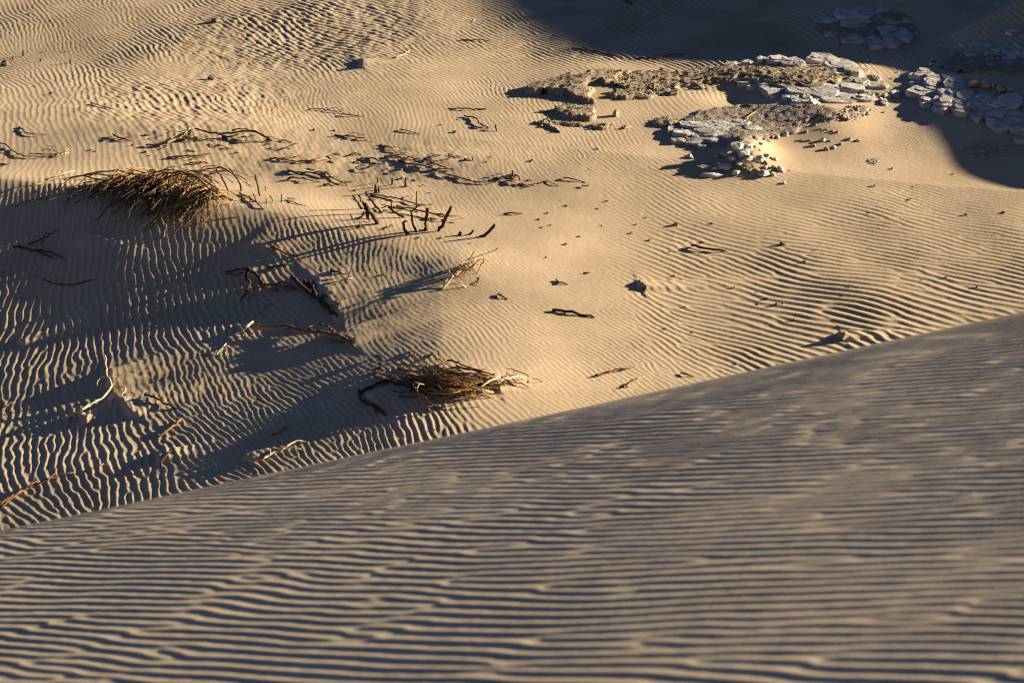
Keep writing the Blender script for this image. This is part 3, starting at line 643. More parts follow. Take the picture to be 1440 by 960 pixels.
bush('dead_bush', 'large dead bush of bare drooping brown branches on the left mound', (285, 275), br, [(K, tl1), (D, tl2)])  # dark wood on the inner twigs paints in the bush's shaded interior

# flattened bush near the crest
random.seed(23)
br = []; tl1 = []; tl2 = []
def flat(n, r, out, mats, h=(.02, .14), L=(40, 110)):
    for i in range(n):
        u = random.gauss(634, 27); v = 537 + random.gauss(0, 8); l = random.uniform(*L); sl_ = random.gauss(.22, .22); wb = random.uniform(1, 4); ph = random.uniform(0, 6)
        hh = random.uniform(*h); k = max(0, 1 - abs(u - 635) / 95)
        pts = [P(u + l * t - l / 2, v + sl_ * (l * t - l / 2) * .6 + wb * math.sin(4.5 * t + ph), max(.012, hh * k * (0.4 + 2.4 * t * (1 - t)))) for t in (0, .2, .4, .6, .8, 1)]
        out.append((pts, r * random.uniform(.7, 1.2), r * .5) + ((random.choice(mats),) if mats else ()))
flat(40, .012, br, [D, L_, L_, D]); flat(56, .008, tl1, None, L=(24, 90)); flat(64, .007, tl2, None, (.05, .19), (20, 80))
for path, m, r in [
    ([(624, 575, .0), (604, 566, .03), (588, 552, .10), (580, 541, .14), (584, 537, .16), (592, 540, .14)], L_, .012),
    ([(606, 580, .0), (592, 562, .05), (586, 546, .12), (590, 539, .15), (597, 541, .12)], L_, .011),
    ([(703, 529, .05), (690, 535, .08), (680, 541, .09), (668, 548, .06)], B, .013),
    ([(740, 531, .02), (725, 530, .05), (708, 532, .07), (690, 538, .08)], B, .010),
    ([(607, 497, .0), (622, 508, .08), (636, 516, .12), (650, 522, .12)], D, .009),
    ([(575, 494, .0), (590, 507, .08), (606, 520, .14), (618, 528, .14)], D, .009),
    ([(745, 529, .0), (738, 525, .05), (726, 521, .07), (712, 518, .05)], D, .008),
    ([(726, 537, .02), (718, 530, .05), (712, 524, .06)], D, .008),
    ([(764, 537, .0), (756, 533, .04), (748, 532, .02)], D, .006),
    ([(562, 535, .03), (550, 528, .06), (536, 525, .05), (520, 524, .0)], D, .012),
    ([(630, 553, .05), (620, 560, .04), (608, 558, .06)], L_, .009),
    ([(690, 552, .05), (676, 548, .08), (650, 542, .12), (620, 532, .14)], L_, .010),
    ([(694, 551, .03), (684, 549, .06), (672, 546, .08)], B, .012),
    ([(616, 541, .14), (622, 548, .12), (640, 549, .10)], B, .009),
]:
    br.append(([P(*q) for q in path], r, r * .55, m))
bush('dead_bush', 'flattened dead bush of matted brown twigs just above the dune crest', (640, 545), br, [(K, tl1), (D, tl2)])  # dark twig colour again stands in for shade inside the mat
stick('long black bowed branch ringing the left side of the flattened bush', K, .016, .018, Hh([(548, 535), (532, 538), (516, 546), (506, 553), (508, 562), (522, 569), (534, 578), (542, 584)], .04), [([(504, 552, .04), (505, 546, .07)], .016, .012), ([(522, 569, .03), (530, 572, .04), (541, 583, .01)], .016, .012)])
stick('small dark stick at the head of the hollow above the bowed branch', K, .016, .012, Hh([(529, 500), (534, 503), (539, 505)], .05))
stick('dark chip of wood below the small dark stick', K, .013, .010, Hh([(532, 511), (538, 511)], .04))
stick('short dark branch lying left of the flattened bush top', K, .014, .010, Hh([(526, 519), (533, 517), (540, 518)], .05))

# small straw-coloured bush with long shadows
random.seed(31)
br = []; tl = []
for i in range(20):
    a = random.random(); u = 622 + 54 * a; v = 398 - 32 * a
    p0 = P(u + random.gauss(0, 3), v + random.gauss(0, 4), 0.01); p1 = P(u + random.uniform(4, 24), v + random.uniform(-16, 4), random.uniform(.04, .20))
    (br if i < 14 else tl).append((arc(p0, p1, .06, 4, .03), random.uniform(.006, .010), .004) + ((random.choice([B, L_, B]),) if i < 14 else ()))
for path, m, r in [([(620, 408, .0), (632, 396, .04), (642, 380, .10), (655, 372, .14), (672, 362, .20)], B, .011), ([(634, 386, .03), (646, 374, .10), (652, 368, .12), (660, 369, .08)], B, .012),
                   ([(655, 404, .0), (644, 398, .05), (630, 400, .04)], B, .009), ([(681, 363, .26), (676, 372, .14), (670, 384, .0)], L_, .009), ([(668, 352, .22), (662, 362, .14), (650, 372, .04)], L_, .008), ([(674, 390, .0), (672, 396, .02), (668, 402, .0)], K, .008),
                   ([(700, 349, .12), (692, 353, .04), (686, 353, .0)], D, .006)]:
    br.append(([P(*q) for q in path], r, r * .5, m))
bush('dead_bush', 'small straw coloured bush on bright sand casting long thin shadows', (648, 385), br, [(L_, tl)])

# ------------------------------------------------------------------ rocks
random.seed(41)
def slab_mesh(p, a, b, th, rot, tilt, n=None):
    """irregular angular slab: outline of n corners, bevelled broken edge, uneven top"""
    n = n or random.randint(9, 14)
    q = 2.0 / random.uniform(2.0, 2.9)
    ang = sorted((2 * math.pi * (i + random.uniform(-.32, .32)) / n) for i in range(n))
    pts = []
    for t in ang:
        c, s_ = math.cos(t), math.sin(t)
        r = random.uniform(.78, 1.12)
        pts.append((a * r * math.copysign(abs(c) ** q, c), b * r * math.copysign(abs(s_) ** q, s_)))
    V = []; F = []
    rings = [(1.00, -.12), (1.04, th * .2), (1.01, th * .75), (0.93, th), (0.45, th * 1.08)]
    for k, (sc, z) in enumerate(rings):
        for i, (x, y) in enumerate(pts):
            jj = .02 if k in (1, 2) else .01
            V.append(Vector((x * sc * (1 + random.uniform(-.045, .045)), y * sc * (1 + random.uniform(-.045, .045)), z + random.uniform(-jj, jj) * min(1, th * 9) + (random.uniform(-.006, .006) if k > 2 else 0))))
    V.append(Vector((0, 0, th * 1.05)))
    m = len(rings)
    for k in range(m - 1):
        for i in range(n):
            j = (i + 1) % n
            F.append((k * n + i, k * n + j, (k + 1) * n + j, (k + 1) * n + i))
    for i in range(n): F.append(((m - 1) * n + i, (m - 1) * n + (i + 1) % n, m * n))
    if a > .11 and random.random() < .75:          # a broken layer left on top
        k0 = len(V); n2 = random.randint(6, 9); ox, oy = random.uniform(-.3, .3) * a, random.uniform(-.25, .35) * b; sc2 = random.uniform(.4, .68); t2 = th * random.uniform(.35, .8)
        o2 = [(ox + a * sc2 * random.uniform(.7, 1.1) * math.cos(2 * math.pi * i / n2), oy + b * sc2 * random.uniform(.7, 1.1) * math.sin(2 * math.pi * i / n2)) for i in range(n2)]
        for z in (th * .8, th + t2): V += [Vector((x * (1 if z < th else .95), y, z + random.uniform(-.003, .003))) for x, y in o2]
        for i in range(n2): F.append((k0 + i, k0 + (i + 1) % n2, k0 + n2 + (i + 1) % n2, k0 + n2 + i))
        F.append(tuple(k0 + n2 + i for i in range(n2)))
    M = Matrix.Translation(p) @ Matrix.Rotation(rot, 4, 'Z') @ Matrix.Rotation(tilt[0], 4, 'X') @ Matrix.Rotation(tilt[1], 4, 'Y')
    return [M @ v for v in V], F
def rock_mesh(p, a, b, c, n=16):
    """angular broken stone: convex hull of scattered points"""
    bm = bmesh.new()
    for i in range(n):
        v = Vector((random.gauss(0, 1), random.gauss(0, 1), random.gauss(0, 1))); v.normalize()
        v *= random.uniform(.85, 1.1)
        bm.verts.new(v)
    r = bmesh.ops.convex_hull(bm, input=bm.verts[:])
    bmesh.ops.delete(bm, geom=[g for g in r['geom_interior'] if isinstance(g, bmesh.types.BMVert)], context='VERTS')
    bmesh.ops.bevel(bm, geom=bm.edges[:], offset=.035, segments=1, affect='EDGES', clamp_overlap=True)
    bm.verts.ensure_lookup_table(); bm.verts.index_update()
    Rm = Matrix.Rotation(random.uniform(0, 6.28), 4, 'Z')
    V = [Vector(p) + Vector((v.co.x * a, v.co.y * b, v.co.z * c)) for v in [type('o', (), {'co': Rm @ q.co}) for q in bm.verts]]
    F = [tuple(v.index for v in f.verts) for f in bm.faces]
    bm.free()
    return V, F
def crop(off, sc, rows):
    return [(off[0] + r[0] / sc, off[1] + r[1] / sc, r[2] / sc, r[3] / sc) + tuple(r[4:]) for r in rows]
def foot(u, v, w, h, flat=.9):
    """size on the ground of something w x h pixels centred on u, v"""
    p = P(u, v); s_ = pxm(p)
    sn = (CAM_Z - p.z) / math.hypot(p.y, CAM_Z - p.z)
    return p, w / 2 / s_, h / 2 / s_ / sn * flat
def outcrop(label, rows, th=.07, m=M_ROCK, lift=0.0, centre=None):
    c = centre or (sum(r[0] for r in rows) / len(rows), sum(r[1] for r in rows) / len(rows))
    base = P(*c); o = empty('rock_outcrop', base); tag(o, label, 'rock outcrop')
    for r in rows:
        p, a, b = foot(r[0], r[1], r[2] * 1.26, r[3] * 1.18, .98)
        t = min(th * random.uniform(.6, 1.2), 0.35 * a + .02) * .31; dz = lift * .8 - .004
        kw = r[4] if len(r) > 4 else {}
        t *= kw.get('t', 1); dz += kw.get('z', 0) * .7
        b = max(b, .05)
        V, F = slab_mesh(p + Vector((0, 0, dz)), a, b, t, R(kw.get('rot', random.uniform(-5, 5))), (random.uniform(-.09, .07), random.uniform(-.08, .05) + kw.get('ty', 0)))
        s_ = obj('slab', V, F, kw.get('m', m), None, False, base); s_.parent = o; s_.location = (0, 0, 0)
    return o
outcrop('shaded outcrop of layered slabs near the top edge, wholly surrounded by rippled sand', crop((1100, 0), 7.2, [
    (845, 92, 130, 45), (1010, 95, 140, 50), (720, 140, 290, 95, {'z': .03}), (925, 150, 150, 50), (470, 198, 210, 55), (740, 235, 230, 75, {'z': .02}), (990, 190, 130, 36), (1095, 215, 140, 66),
    (1235, 205, 110, 66), (700, 280, 170, 36, {'z': -.04}), (480, 250, 210, 46, {'z': -.04}), (740, 390, 225, 75, {'t': 1.4}), (500, 338, 130, 44), (945, 445, 125, 95, {'t': 2}), (1110, 440, 185, 95, {'t': 2}),
    (1025, 330, 100, 50, {'z': .08}), (1085, 360, 110, 70, {'z': .03}), (1220, 375, 185, 110, {'t': 2.2}), (1340, 315, 60, 100, {'t': 1.4}), (890, 375, 90, 40), (1080, 290, 170, 50), (620, 320, 130, 56, {'m': M_CRUST}), (760, 325, 150, 56, {'m': M_CRUST}), (420, 300, 90, 50, {'m': M_CRUST})]), .075)
outcrop('shaded outcrop of broken plates at the right edge, upper of two', crop((1260, 20), 8, [
    (890, 335, 140, 80), (900, 470, 190, 64), (1110, 485, 200, 90), (1290, 500, 180, 64), (1000, 530, 150, 50), (1200, 608, 265, 76, {'t': 1.7}), (1280, 430, 120, 100), (1400, 415, 100, 74), (1170, 400, 130, 40),
    (1400, 475, 90, 50), (490, 495, 150, 60), (430, 540, 100, 50), (840, 540, 90, 60), (1330, 200, 200, 64), (1390, 340, 90, 64), (1310, 560, 180, 70), (1430, 560, 110, 80), (760, 340, 90, 50), (1050, 350, 90, 60), (620, 620, 110, 60, {'m': M_CRUST}), (760, 590, 120, 60, {'m': M_CRUST}), (930, 590, 130, 60, {'m': M_CRUST}), (700, 470, 130, 60, {'m': M_CRUST}), (1490, 620, 140, 110), (1500, 500, 110, 90)]), .08)
outcrop('broad shelf of pale cracked slabs at the right edge above the sharp shadow', crop((1250, 80), 6.4, [
    (330, 150, 150, 60), (290, 182, 165, 52), (420, 195, 150, 50), (560, 195, 150, 52), (270, 260, 125, 56), (420, 262, 190, 74), (590, 262, 160, 66), (330, 325, 300, 80, {'t': 1.3}), (520, 335, 130, 52), (340, 412, 120, 70, {'t': 1.4}), (510, 415, 175, 90, {'t': 1.4}),
    (690, 398, 200, 105, {'t': 1.3}), (850, 380, 110, 66), (960, 425, 130, 66, {'rot': -12}), (1090, 408, 180, 95, {'rot': -10, 't': 1.3}), (490, 482, 150, 46, {'rot': 8, 't': 1.6}), (640, 492, 155, 74, {'t': 1.8}), (790, 545, 90, 62, {'t': 1.7}), (900, 563, 90, 56, {'t': 1.7}),
    (850, 520, 110, 46), (970, 525, 140, 66, {'t': 1.3}), (1130, 540, 165, 56), (1000, 612, 165, 90, {'t': 1.5, 'ty': .12}), (1150, 622, 190, 96, {'t': 1.9}), (1180, 757, 90, 36), (800, 450, 150, 50), (860, 470, 100, 34), (960, 465, 90, 30), (1040, 470, 90, 40), (1250, 545, 110, 70, {'t': 1.4}), (1270, 450, 120, 90), (1220, 680, 90, 60), (700, 330, 120, 40), (590, 330, 90, 40)]), .075, lift=.03)
outcrop('low flat shaded plate in the sand below the pale shelf', crop((1250, 80), 6.4, [(790, 820, 200, 80), (900, 850, 170, 66), (1010, 850, 130, 50), (740, 868, 90, 40), (1080, 815, 200, 50), (840, 800, 70, 34, {'z': .04})]), .045, M_ROCK2)
outcrop('long ridge of pale slabs over brown crumbling earth across the upper middle', crop((1080, 70), 7.2, [
    (90, 130, 180, 60, {'z': .05}), (250, 155, 180, 60, {'z': .05}), (540, 130, 230, 74, {'z': .08}), (710, 185, 240, 70, {'z': .08}), (860, 240, 165, 84, {'t': 2, 'z': .04}), (715, 238, 140, 74, {'t': 1.6}), (1100, 288, 75, 54), (990, 215, 60, 30), (800, 388, 320, 105, {'t': 1.2}), (895, 345, 210, 64), (1100, 372, 190, 44), (560, 445, 270, 96, {'t': 1.2}),
    (720, 480, 190, 54), (700, 527, 280, 40), (980, 505, 205, 62, {'t': 1.5}), (1010, 455, 160, 44), (1300, 452, 95, 54), (50, 395, 270, 105), (330, 428, 235, 76, {'t': 1.4}), (60, 462, 100, 50), (220, 482, 135, 54), (290, 527, 95, 54), (480, 545, 90, 60, {'ty': .3}), (1170, 535, 60, 60, {'t': 1.5}),
    (870, 480, 80, 36), (-40, 340, 130, 66), (-160, 370, 120, 50), (-240, 330, 130, 50), (-60, 120, 90, 50, {'z': .04}), (-220, 150, 110, 40, {'z': .03}), (-380, 170, 110, 34, {'z': .03}), (-560, 200, 90, 26), (400, 480, 90, 44), (1210, 480, 60, 36), (620, 395, 130, 56),
    (240, 260, 200, 90, {'m': M_CRUST}), (60, 250, 160, 80, {'m': M_CRUST}), (440, 230, 190, 90, {'m': M_CRUST}), (580, 240, 130, 90, {'m': M_CRUST}), (200, 345, 210, 70, {'m': M_CRUST}), (430, 345, 230, 66, {'m': M_CRUST})]), .075, lift=.02)
outcrop('flat cluster of grooved pale slabs just behind the stone heap', crop((930, 150), 8, [
    (400, 205, 280, 105), (640, 225, 270, 80), (860, 212, 210, 62, {'t': 1.4}), (560, 308, 340, 100, {'t': 1.3}), (250, 302, 230, 104), (380, 320, 110, 80), (440, 402, 330, 66), (610, 402, 160, 54), (190, 392, 165, 54), (470, 462, 100, 28, {'t': .8}), (130, 275, 110, 60), (950, 440, 120, 44), (1010, 270, 130, 56), (1080, 260, 80, 46)]), .06, lift=.035)
# the heap of loose stones: each a thing
HEAP = crop((930, 150), 8, [
    (920, 580, 170, 110, 'largest pale boulder on top of the stone heap'), (850, 508, 185, 66, 'flat slab-like stone at the back of the stone heap'), (1100, 640, 125, 115, 'rounded pale boulder right of the dark gap in the heap'), (1152, 770, 112, 105, 'bright white-faced stone at the front foot of the heap'),
    (990, 720, 110, 115, 'dark brown stone under the largest boulder in the heap'), (720, 703, 125, 54, 'long low stone at the front left of the heap'), (1180, 690, 85, 90, 'tan block between the rounded boulder and the white-faced stone'), (1330, 712, 84, 72, 'flat-topped stone at the right end of the heap'),
    (1260, 690, 64, 64, 'small brilliant white stone near the right end of the heap'), (560, 782, 235, 44, 'long flat stone lying in shadow left of the heap'), (340, 573, 85, 40, 'lone pale stone left of the heap on open sand'), (1380, 862, 42, 50, 'lone small white stone on the sand in front of the heap'),
    (790, 588, 110, 62, None), (800, 640, 92, 70, None), (870, 672, 92, 80, None), (1180, 598, 74, 60, None), (970, 642, 100, 50, None), (840, 760, 90, 60, None), (1010, 568, 64, 42, None), (990, 520, 84, 42, None), (720, 540, 90, 60, None), (650, 655, 44, 28, None), (1085, 732, 84, 50, None), (1110, 532, 54, 34, None), (1120, 462, 54, 44, None), (1280, 640, 80, 52, None), (1240, 630, 54, 44, None), (1080, 415, 40, 36, None), (1250, 770, 70, 30, None), (640, 570, 80, 44, None), (900, 630, 70, 50, None), (1050, 690, 54, 50, None), (760, 620, 50, 40, None), (1370, 730, 44, 36, None)])
def stone(u, v, w, h, label, m=M_ROCK, group=None, dz=0.0, name='stone', flat=.8, hgt=None, cat='stone'):
    if 'heap' in label: w *= (1.05 if 'boulder ' in label else 1.3); h *= (1.0 if 'boulder ' in label else 1.2)
    p, a, b = foot(u, v, w, h, flat)
    c = hgt or min(a, b) * random.uniform(.45, .75); c = max(c, .012)
    b = min(b, a * 1.3)
    V, F = rock_mesh(p + Vector((0, 0, c * .35 + dz)), a, b, c, random.randint(13, 18))
    o = obj(name, V, F, m, None, False, p); tag(o, label, cat, group)
    return o
for u, v, w, h, l in HEAP:
    hm, hw = random.choice([(M_ROCKL, 'white'), (M_ROCK, 'grey'), (M_ROCK2, 'tan')]); where = 'at the back' if v < 222 else 'at the front' if v > 238 else 'in the middle'
    stone(u, v, w, h, l or 'angular small ' + hw + ' stone ' + where + ' of the stone heap', hm if l is None else (M_CRUST if 'dark brown' in l else M_ROCK2 if 'tan' in l else M_ROCKL), 'stones of the heap' if l is None else None, dz=0.05 if v < 235 and 1020 < u < 1095 else 0.0, hgt=None, name='stone' if l is None or 'boulder' not in l else 'boulder')
SCAT = crop((1060, 130), 7.2, [
    (700, 490, 62, 60, 'blocky white stone at the back of the small stone scatter'), (815, 562, 74, 60, 'brightest pyramid-shaped stone in the small stone scatter'), (735, 582, 72, 54, 'grey tilted stone left of the pyramid-shaped stone'), (600, 545, 72, 30, 'flat grey stone at the left of the small stone scatter'), (775, 492, 42, 40, None), (480, 490, 54, 44, None), (560, 490, 54, 44, None), (970, 480, 64, 26, 'flat pale stone lying right of the small stone scatter'), (1062, 496, 60, 28, 'white-tipped flat stone at the far right of the small stone scatter'), (880, 530, 54, 34, None),
    (1400, 776, 34, 22, 'lone pale chip of stone on open ripples below the shadow'), (310, 435, 84, 44, 'pale wedge of stone at the end of the brown crust'), (240, 462, 66, 54, 'dark block beside the pale wedge of stone'), (130, 490, 44, 44, None), (620, 330, 54, 44, None), (720, 290, 54, 44, None), (680, 370, 34, 22, None), (740, 375, 30, 22, None), (800, 392, 34, 24, None), (850, 405, 44, 24, None), (530, 402, 54, 30, None),
    (760, 230, 44, 66, None), (700, 240, 44, 66, None), (850, 222, 40, 60, None), (1032, 195, 94, 50, 'large tilted lump in the rubble below the ridge end'), (1090, 218, 40, 44, None), (1150, 230, 44, 54, 'lone upright lump right of the rubble'), (1320, 202, 28, 28, 'tiny pale stone on the lit sand beside the sharp shadow edge'), (890, 240, 34, 50, None), (945, 245, 36, 50, None), (985, 178, 40, 40, None), (1180, 180, 34, 36, None), (800, 250, 34, 50, None), (640, 260, 40, 34, None), (910, 215, 34, 34, None)])
for u, v, w, h, l in SCAT:
    stone(u, v, w, h, l or ('small tan rubble stone at the edge of the lit sand under the ridge' if v < 175 else 'small tan stone scattered on sand around the pyramid-shaped stone'), M_ROCKL if l and ('white' in l or 'pale' in l or 'bright' in l) else M_ROCK2, None if l else 'small stones below the slab ridge')
outcrop('tiny pale plate flush with the ripples right of the small stone scatter', crop((1060, 130), 7.2, [(1180, 680, 70, 40), (1235, 690, 60, 44), (1200, 712, 80, 30)]), .03, M_ROCK2)
# lit blocks on the pale shelf
for r in crop((1250, 80), 6.4, [(755, 275, 105, 84, 'square sunlit boulder standing on the pale shelf, leftmost of its row'), (868, 272, 115, 84, 'layered sunlit boulder in the middle of the row on the shelf'), (945, 286, 64, 54, 'small sunlit stone right of the layered boulder on the shelf'), (1005, 312, 96, 64, 'rough sunlit boulder second from the right on the shelf'), (1090, 322, 92, 70, 'rounded sunlit boulder at the right end of the row on the shelf')]):
    stone(*r[:5], M_ROCK2, None, dz=.02, name='boulder', hgt=.075)
for r in crop((1250, 80), 6.4, [(672, 585, 34, 30), (820, 640, 40, 26), (850, 745, 30, 22)]) + crop((1100, 0), 7.2, [(1145, 550, 30, 24), (1050, 522, 16, 12), (180, 488, 20, 14)]) + crop((1080, 70), 7.2, [(1290, 45, 26, 22), (1318, 230, 34, 26), (1255, 295, 28, 18), (455, 325, 34, 22)]):
    stone(*r[:4], 'small grey stone lying on shaded sand between the outcrops', M_ROCK, 'small stones in the shade')
# upright tan block in the dark crust
stone(866, 163, 10, 12, 'upright tan block standing on sand before the dark crust', M_ROCK2, hgt=.075)
stone(1186, 476, 16, 11, 'dark brown lump half buried just above the dune crest on the right', M_CRUST, hgt=.07)
stone(1170, 479, 8, 6, 'smaller dark lump left of the half buried brown lump', M_CRUST)
stone(7, 92, 14, 8, 'dark lump on the far left slope beside the broken stubs', M_PEB)

# ------------------------------------------------------------------ brown crusts: raised sheets of crumbling earth
def inside_poly(X, Y, pl):
    c = np.zeros(X.shape, bool); n = len(pl)
    for i in range(n):
        x1, y1 = pl[i]; x2, y2 = pl[(i + 1) % n]
        c ^= ((y1 > Y) != (y2 > Y)) & (X < (x2 - x1) * (Y - y1) / (y2 - y1 + 1e-12) + x1)
    return c
def crust(label, px, th, rough, m=M_CRUST, seed=0, step=.022, ragged=.10, rubble=120, rs=(.012, .04), cat='crust', rise=None):
    th *= .7; rough *= .38; rs = (rs[0] * .8, rs[1] * .75)
    pl = [(P(*p).x, P(*p).y) for p in px]
    x0 = min(p[0] for p in pl) - .3; x1 = max(p[0] for p in pl) + .3; y0 = min(p[1] for p in pl) - .4; y1 = max(p[1] for p in pl) + .4
    X, Y = np.meshgrid(np.arange(x0, x1, step), np.arange(y0, y1, step * 1.5))
    bd, _, _ = seg_dist(X, Y, pl + [pl[0]])
    sd = np.where(inside_poly(X, Y, pl), bd, -bd) + ragged * fbm(X * 3.2, Y * 2.4, 4, 90 + seed)
    hole = sst(.28, .5, fbm(X * 1.9, Y * 1.3, 3, 95 + seed))
    sd = sd - hole * .18
    edge = sst(-.02, .05, sd)
    Z = H0(X, Y) + .012 + th * edge * (0.75 + .5 * pn(X * 1.2, Y * .9, 97 + seed)) - .09 * sst(.0, -.05, sd)
    rg = np.abs(fbm(X * 7, Y * 5, 3, 101 + seed))
    Z = Z + rough * edge * (fbm(X * 9, Y * 6.5, 3, 103 + seed) + .6 * (1 - 2 * rg))
    keep = sd > -.07
    idx = -np.ones(X.shape, int); idx[keep] = np.arange(keep.sum())
    a, b, c, d = idx[:-1, :-1], idx[:-1, 1:], idx[1:, 1:], idx[1:, :-1]
    ok = (a >= 0) & (b >= 0) & (c >= 0) & (d >= 0)
    F = np.stack([a[ok], b[ok], c[ok], d[ok]], -1).tolist()
    V = np.stack([X[keep], Y[keep], Z[keep]], -1)
    base = Vector((float(X.mean()), float(Y.mean()), float(Z[keep].mean())))
    o = obj('earth_crust', [Vector(v) for v in V.tolist()], F, m, None, True, base); tag(o, label, cat)
    if rubble:
        RV = []; RF = []
        cand = np.argwhere(sd > .0 - .04)
        for k in range(rubble):
            j, i = cand[random.randrange(len(cand))]
            s_ = random.uniform(*rs) * (1.0 if random.random() < .85 else 1.7)
            V2, F2 = slab_mesh(Vector((X[j, i], Y[j, i], max(Z[j, i], hz(X[j, i], Y[j, i])) )), s_, s_ * random.uniform(.6, 1.1), s_ * random.uniform(.4, .9), random.uniform(0, 6.3), (random.uniform(-.4, .4), random.uniform(-.4, .4)), 5) if False else rock_mesh_lo(Vector((X[j, i], Y[j, i], max(Z[j, i], hz(X[j, i], Y[j, i])) + s_ * .2)), s_)
            o_ = len(RV); RV += V2; RF += [tuple(q + o_ for q in f) for f in F2]
        ro = obj('rubble', RV, RF, m, None, False, base); ro.parent = o; ro.location = (0, 0, 0); ro['kind'] = 'stuff'
    return o
def rock_mesh_lo(p, s_):
    s_ = s_ * .62; a = s_; b = s_ * random.uniform(.6, 1.1); c = s_ * random.uniform(.5, .9); t = random.uniform(0, 6.3); ct, st = math.cos(t), math.sin(t)
    V = []
    for x, y, z in [(1, 0, 0), (.4, .9, 0), (-.6, .7, 0), (-1, -.1, 0), (-.3, -.9, 0), (.6, -.7, 0), (.3, .2, 1), (-.4, 0, .8), (0, 0, -1)]:
        x += random.uniform(-.25, .25); y += random.uniform(-.25, .25); z += random.uniform(-.2, .2)
        V.append(p + Vector((a * x * ct - b * y * st, a * x * st + b * y * ct, c * z)))
    F = [(0, 1, 6), (1, 2, 7), (1, 7, 6), (2, 3, 7), (3, 4, 7), (4, 5, 6), (4, 6, 7), (5, 0, 6)] + [((i + 1) % 6, i, 8) for i in range(6)]
    return V, F
random.seed(53)
crust('dark brown crumbling crust with undercut edge, left of the lit sand', [(732, 128), (770, 114), (800, 108), (840, 103), (880, 104), (870, 118), (835, 125), (826, 136), (838, 146), (822, 147), (800, 140), (780, 133), (750, 135)], .11, .022, seed=1, rubble=160)
crust('small dark crust lump below the undercut crust', [(770, 158), (800, 150), (840, 150), (846, 160), (828, 168), (790, 168)], .10, .03, seed=2, rubble=60)
crust('thin tilted crust plate lying left before the dark crust', [(737, 164), (756, 164), (770, 172), (790, 188), (770, 180), (748, 172)], .08, .012, seed=3, rubble=20, ragged=.04)
crust('broad lit belt of crumbling brown rubble leading right to the slab ridge', [(826, 104), (880, 103), (940, 104), (1000, 97), (1060, 94), (1096, 100), (1100, 118), (1040, 120), (1000, 124), (960, 130), (920, 138), (890, 142), (866, 140), (858, 126)], .06, .034, seed=4, rubble=420, rs=(.015, .05))
crust('narrow crust rim along the lit sand before the dark crust', [(758, 168), (800, 172), (850, 176), (890, 178), (880, 184), (840, 182), (790, 176)], .03, .03, M_CRUST, 5, rubble=60)
crust('grey brown pebbly shelf between the flat slabs and the ridge', [(985, 158), (1040, 150), (1100, 150), (1160, 152), (1190, 158), (1150, 172), (1120, 184), (1090, 196), (1070, 198), (1040, 205), (1000, 206), (960, 205), (945, 190), (960, 172)], .045, .02, mat('grey_crust', (0.19, 0.15, 0.115), (0.29, 0.235, 0.18), 5, .95, .8, 35, bdist=.02), 6, rubble=420, rs=(.010, .035))
crust('dark earthy bank under the pale slabs of the ridge', [(1040, 112), (1100, 100), (1170, 102), (1200, 112), (1180, 122), (1120, 124), (1060, 122)], .07, .03, seed=7, rubble=150)
crust('shaded earthy bank under the broken plates at the right edge', [(1310, 84), (1350, 76), (1450, 80), (1470, 108), (1400, 106), (1350, 104), (1316, 98)], .05, .03, seed=8, rubble=160)
crust('shaded earth between the slabs of the topmost outcrop', [(1146, 34), (1190, 20), (1270, 18), (1290, 44), (1276, 58), (1210, 58), (1160, 48)], .03, .025, seed=9, rubble=90)
crust('lit rubble bank below the right end of the slab ridge', [(1142, 166), (1180, 156), (1225, 150), (1232, 156), (1215, 164), (1190, 170), (1160, 174)], .03, .03, M_ROCK2, 10, rubble=130, rs=(.015, .045))
crust('pebbly patch at the left of the flat grooved slabs', [(920, 168), (940, 165), (958, 172), (950, 182), (930, 180)], .03, .035, M_CRUST, 11, rubble=40)

# ------------------------------------------------------------------ pebbles and chips
random.seed(61)
PEB = [(770, 300), (757, 309), (774, 317), (762, 320), (796, 344), (814, 333), (846, 318), (854, 283), (895, 316), (909, 306), (888, 328), (949, 317), (1001, 315), (768, 362), (840, 294), (796, 290), (913, 338), (948, 388), (942, 354), (988, 341), (963, 432), (935, 463), (1033, 404), (973, 468),
       (1065, 411), (1079, 420), (1101, 427), (1066, 428), (1117, 450), (1092, 428), (1195, 404), (1185, 416), (1280, 280), (1278, 281), (1358, 303), (1411, 299), (1223, 299), (1340, 245), (1296, 394), (1330, 390), (1374, 404), (1131, 368), (1146, 352), (1103, 343), (662, 342), (620, 335), (540, 322), (588, 335), (715, 260), (752, 259), (540, 386), (497, 353),
       (60, 74), (92, 73), (72, 132), (50, 122), (12, 111), (300, 113), (402, 136), (442, 183), (470, 184), (478, 191), (320, 210), (210, 219), (205, 214), (135, 213), (128, 211), (70, 30), (40, 20), (840, 210), (748, 227), (690, 221), (684, 228), (640, 186), (620, 176), (500, 268), (1230, 262), (1284, 263), (870, 600), (611, 604), (1035, 512), (1110, 240)]
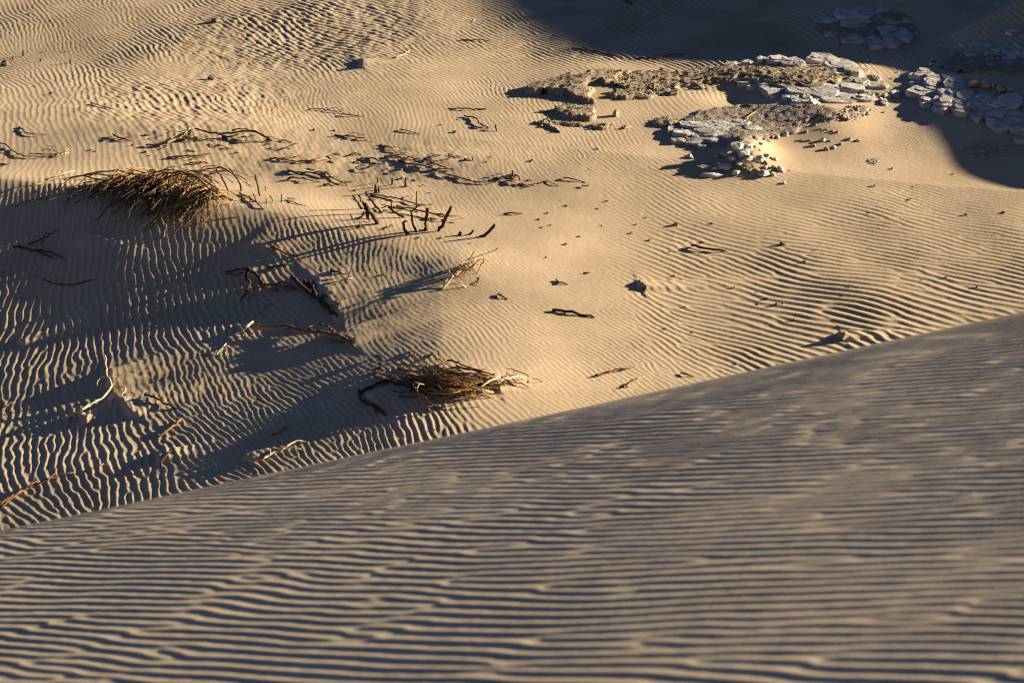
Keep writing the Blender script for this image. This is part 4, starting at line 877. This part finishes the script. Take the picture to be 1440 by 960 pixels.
for i, (u, v) in enumerate(PEB):
    w = random.uniform(3.0, 6.5)
    zone = 'on the upper left slope above the debris line' if v < 235 and u < 520 else 'on bright sand around the stakes' if u < 760 else 'on smooth sand between the debris line and the dark crust' if v < 345 and u < 960 else 'on the coarse ripples at the right'
    stone(u, v, w, w * .55, 'dark pebble or chip ' + zone, M_PEB, 'dark pebbles ' + zone, name='pebble', cat='pebble', flat=.8)
for u, v, w, h, l in [(511, 92, 12, 6, 'dark chunk in a small wind scour on the upper slope'), (304, 31, 14, 5, 'flat dark chunk in the coarse ripples at the top left'), (297, 112, 12, 6, 'dark chunk on the scuffed ripples right of the far left stubs'), (950, 317, 10, 4, 'flat dark chunk on the ripples right of the smooth bright sand'), (1100, 344, 13, 4, 'flat dark chip right of the low buried stick'), (904, 406, 5, 8, 'small dark chunk behind a fan of smooth sand')]:
    stone(u, v, w, h, l, M_PEB)
# litter: short dark bits of twig along the debris line
def litter(n, u0, v0, u1, v1, su, sv, label, group):
    for i in range(n):
        a = random.random(); u = u0 + (u1 - u0) * a + random.gauss(0, su); v = v0 + (v1 - v0) * a + random.gauss(0, sv)
        l = random.uniform(5, 15); d = random.gauss(.12, .25)
        m_, w_ = random.choice([(K, 'dark'), (K, 'dark'), (D, 'brown'), (L_, 'golden')]); big = l > 10
        stick(label.replace('short dark bit', 'short bit').replace('short bit of dry twig', ('longish ' if big else 'tiny ') + w_ + ' bit of dry twig').replace('short bit of twig', ('longish ' if big else 'tiny ') + w_ + ' bit of twig'), m_, random.uniform(.006, .012), .004, Hh([(u, v), (u + l * .5, v + d * l * .5 + random.gauss(0, .8)), (u + l, v + d * l)], random.uniform(.01, .035)), name='twig', cat='twig', group=group)
litter(34, 200, 196, 420, 206, 16, 8, 'short bit of dry twig among the upper left debris', 'twig bits in the upper left debris')
litter(34, 400, 224, 650, 240, 14, 8, 'short bit of dry twig along the middle debris line', 'twig bits along the middle debris line')
litter(26, 690, 250, 752, 258, 8, 4, 'short dark bit of twig in the small litter patch', 'twig bits in the small litter patch')
litter(16, 510, 280, 620, 300, 14, 10, 'short bit of dry twig lying among the standing stakes', 'twig bits among the stakes')
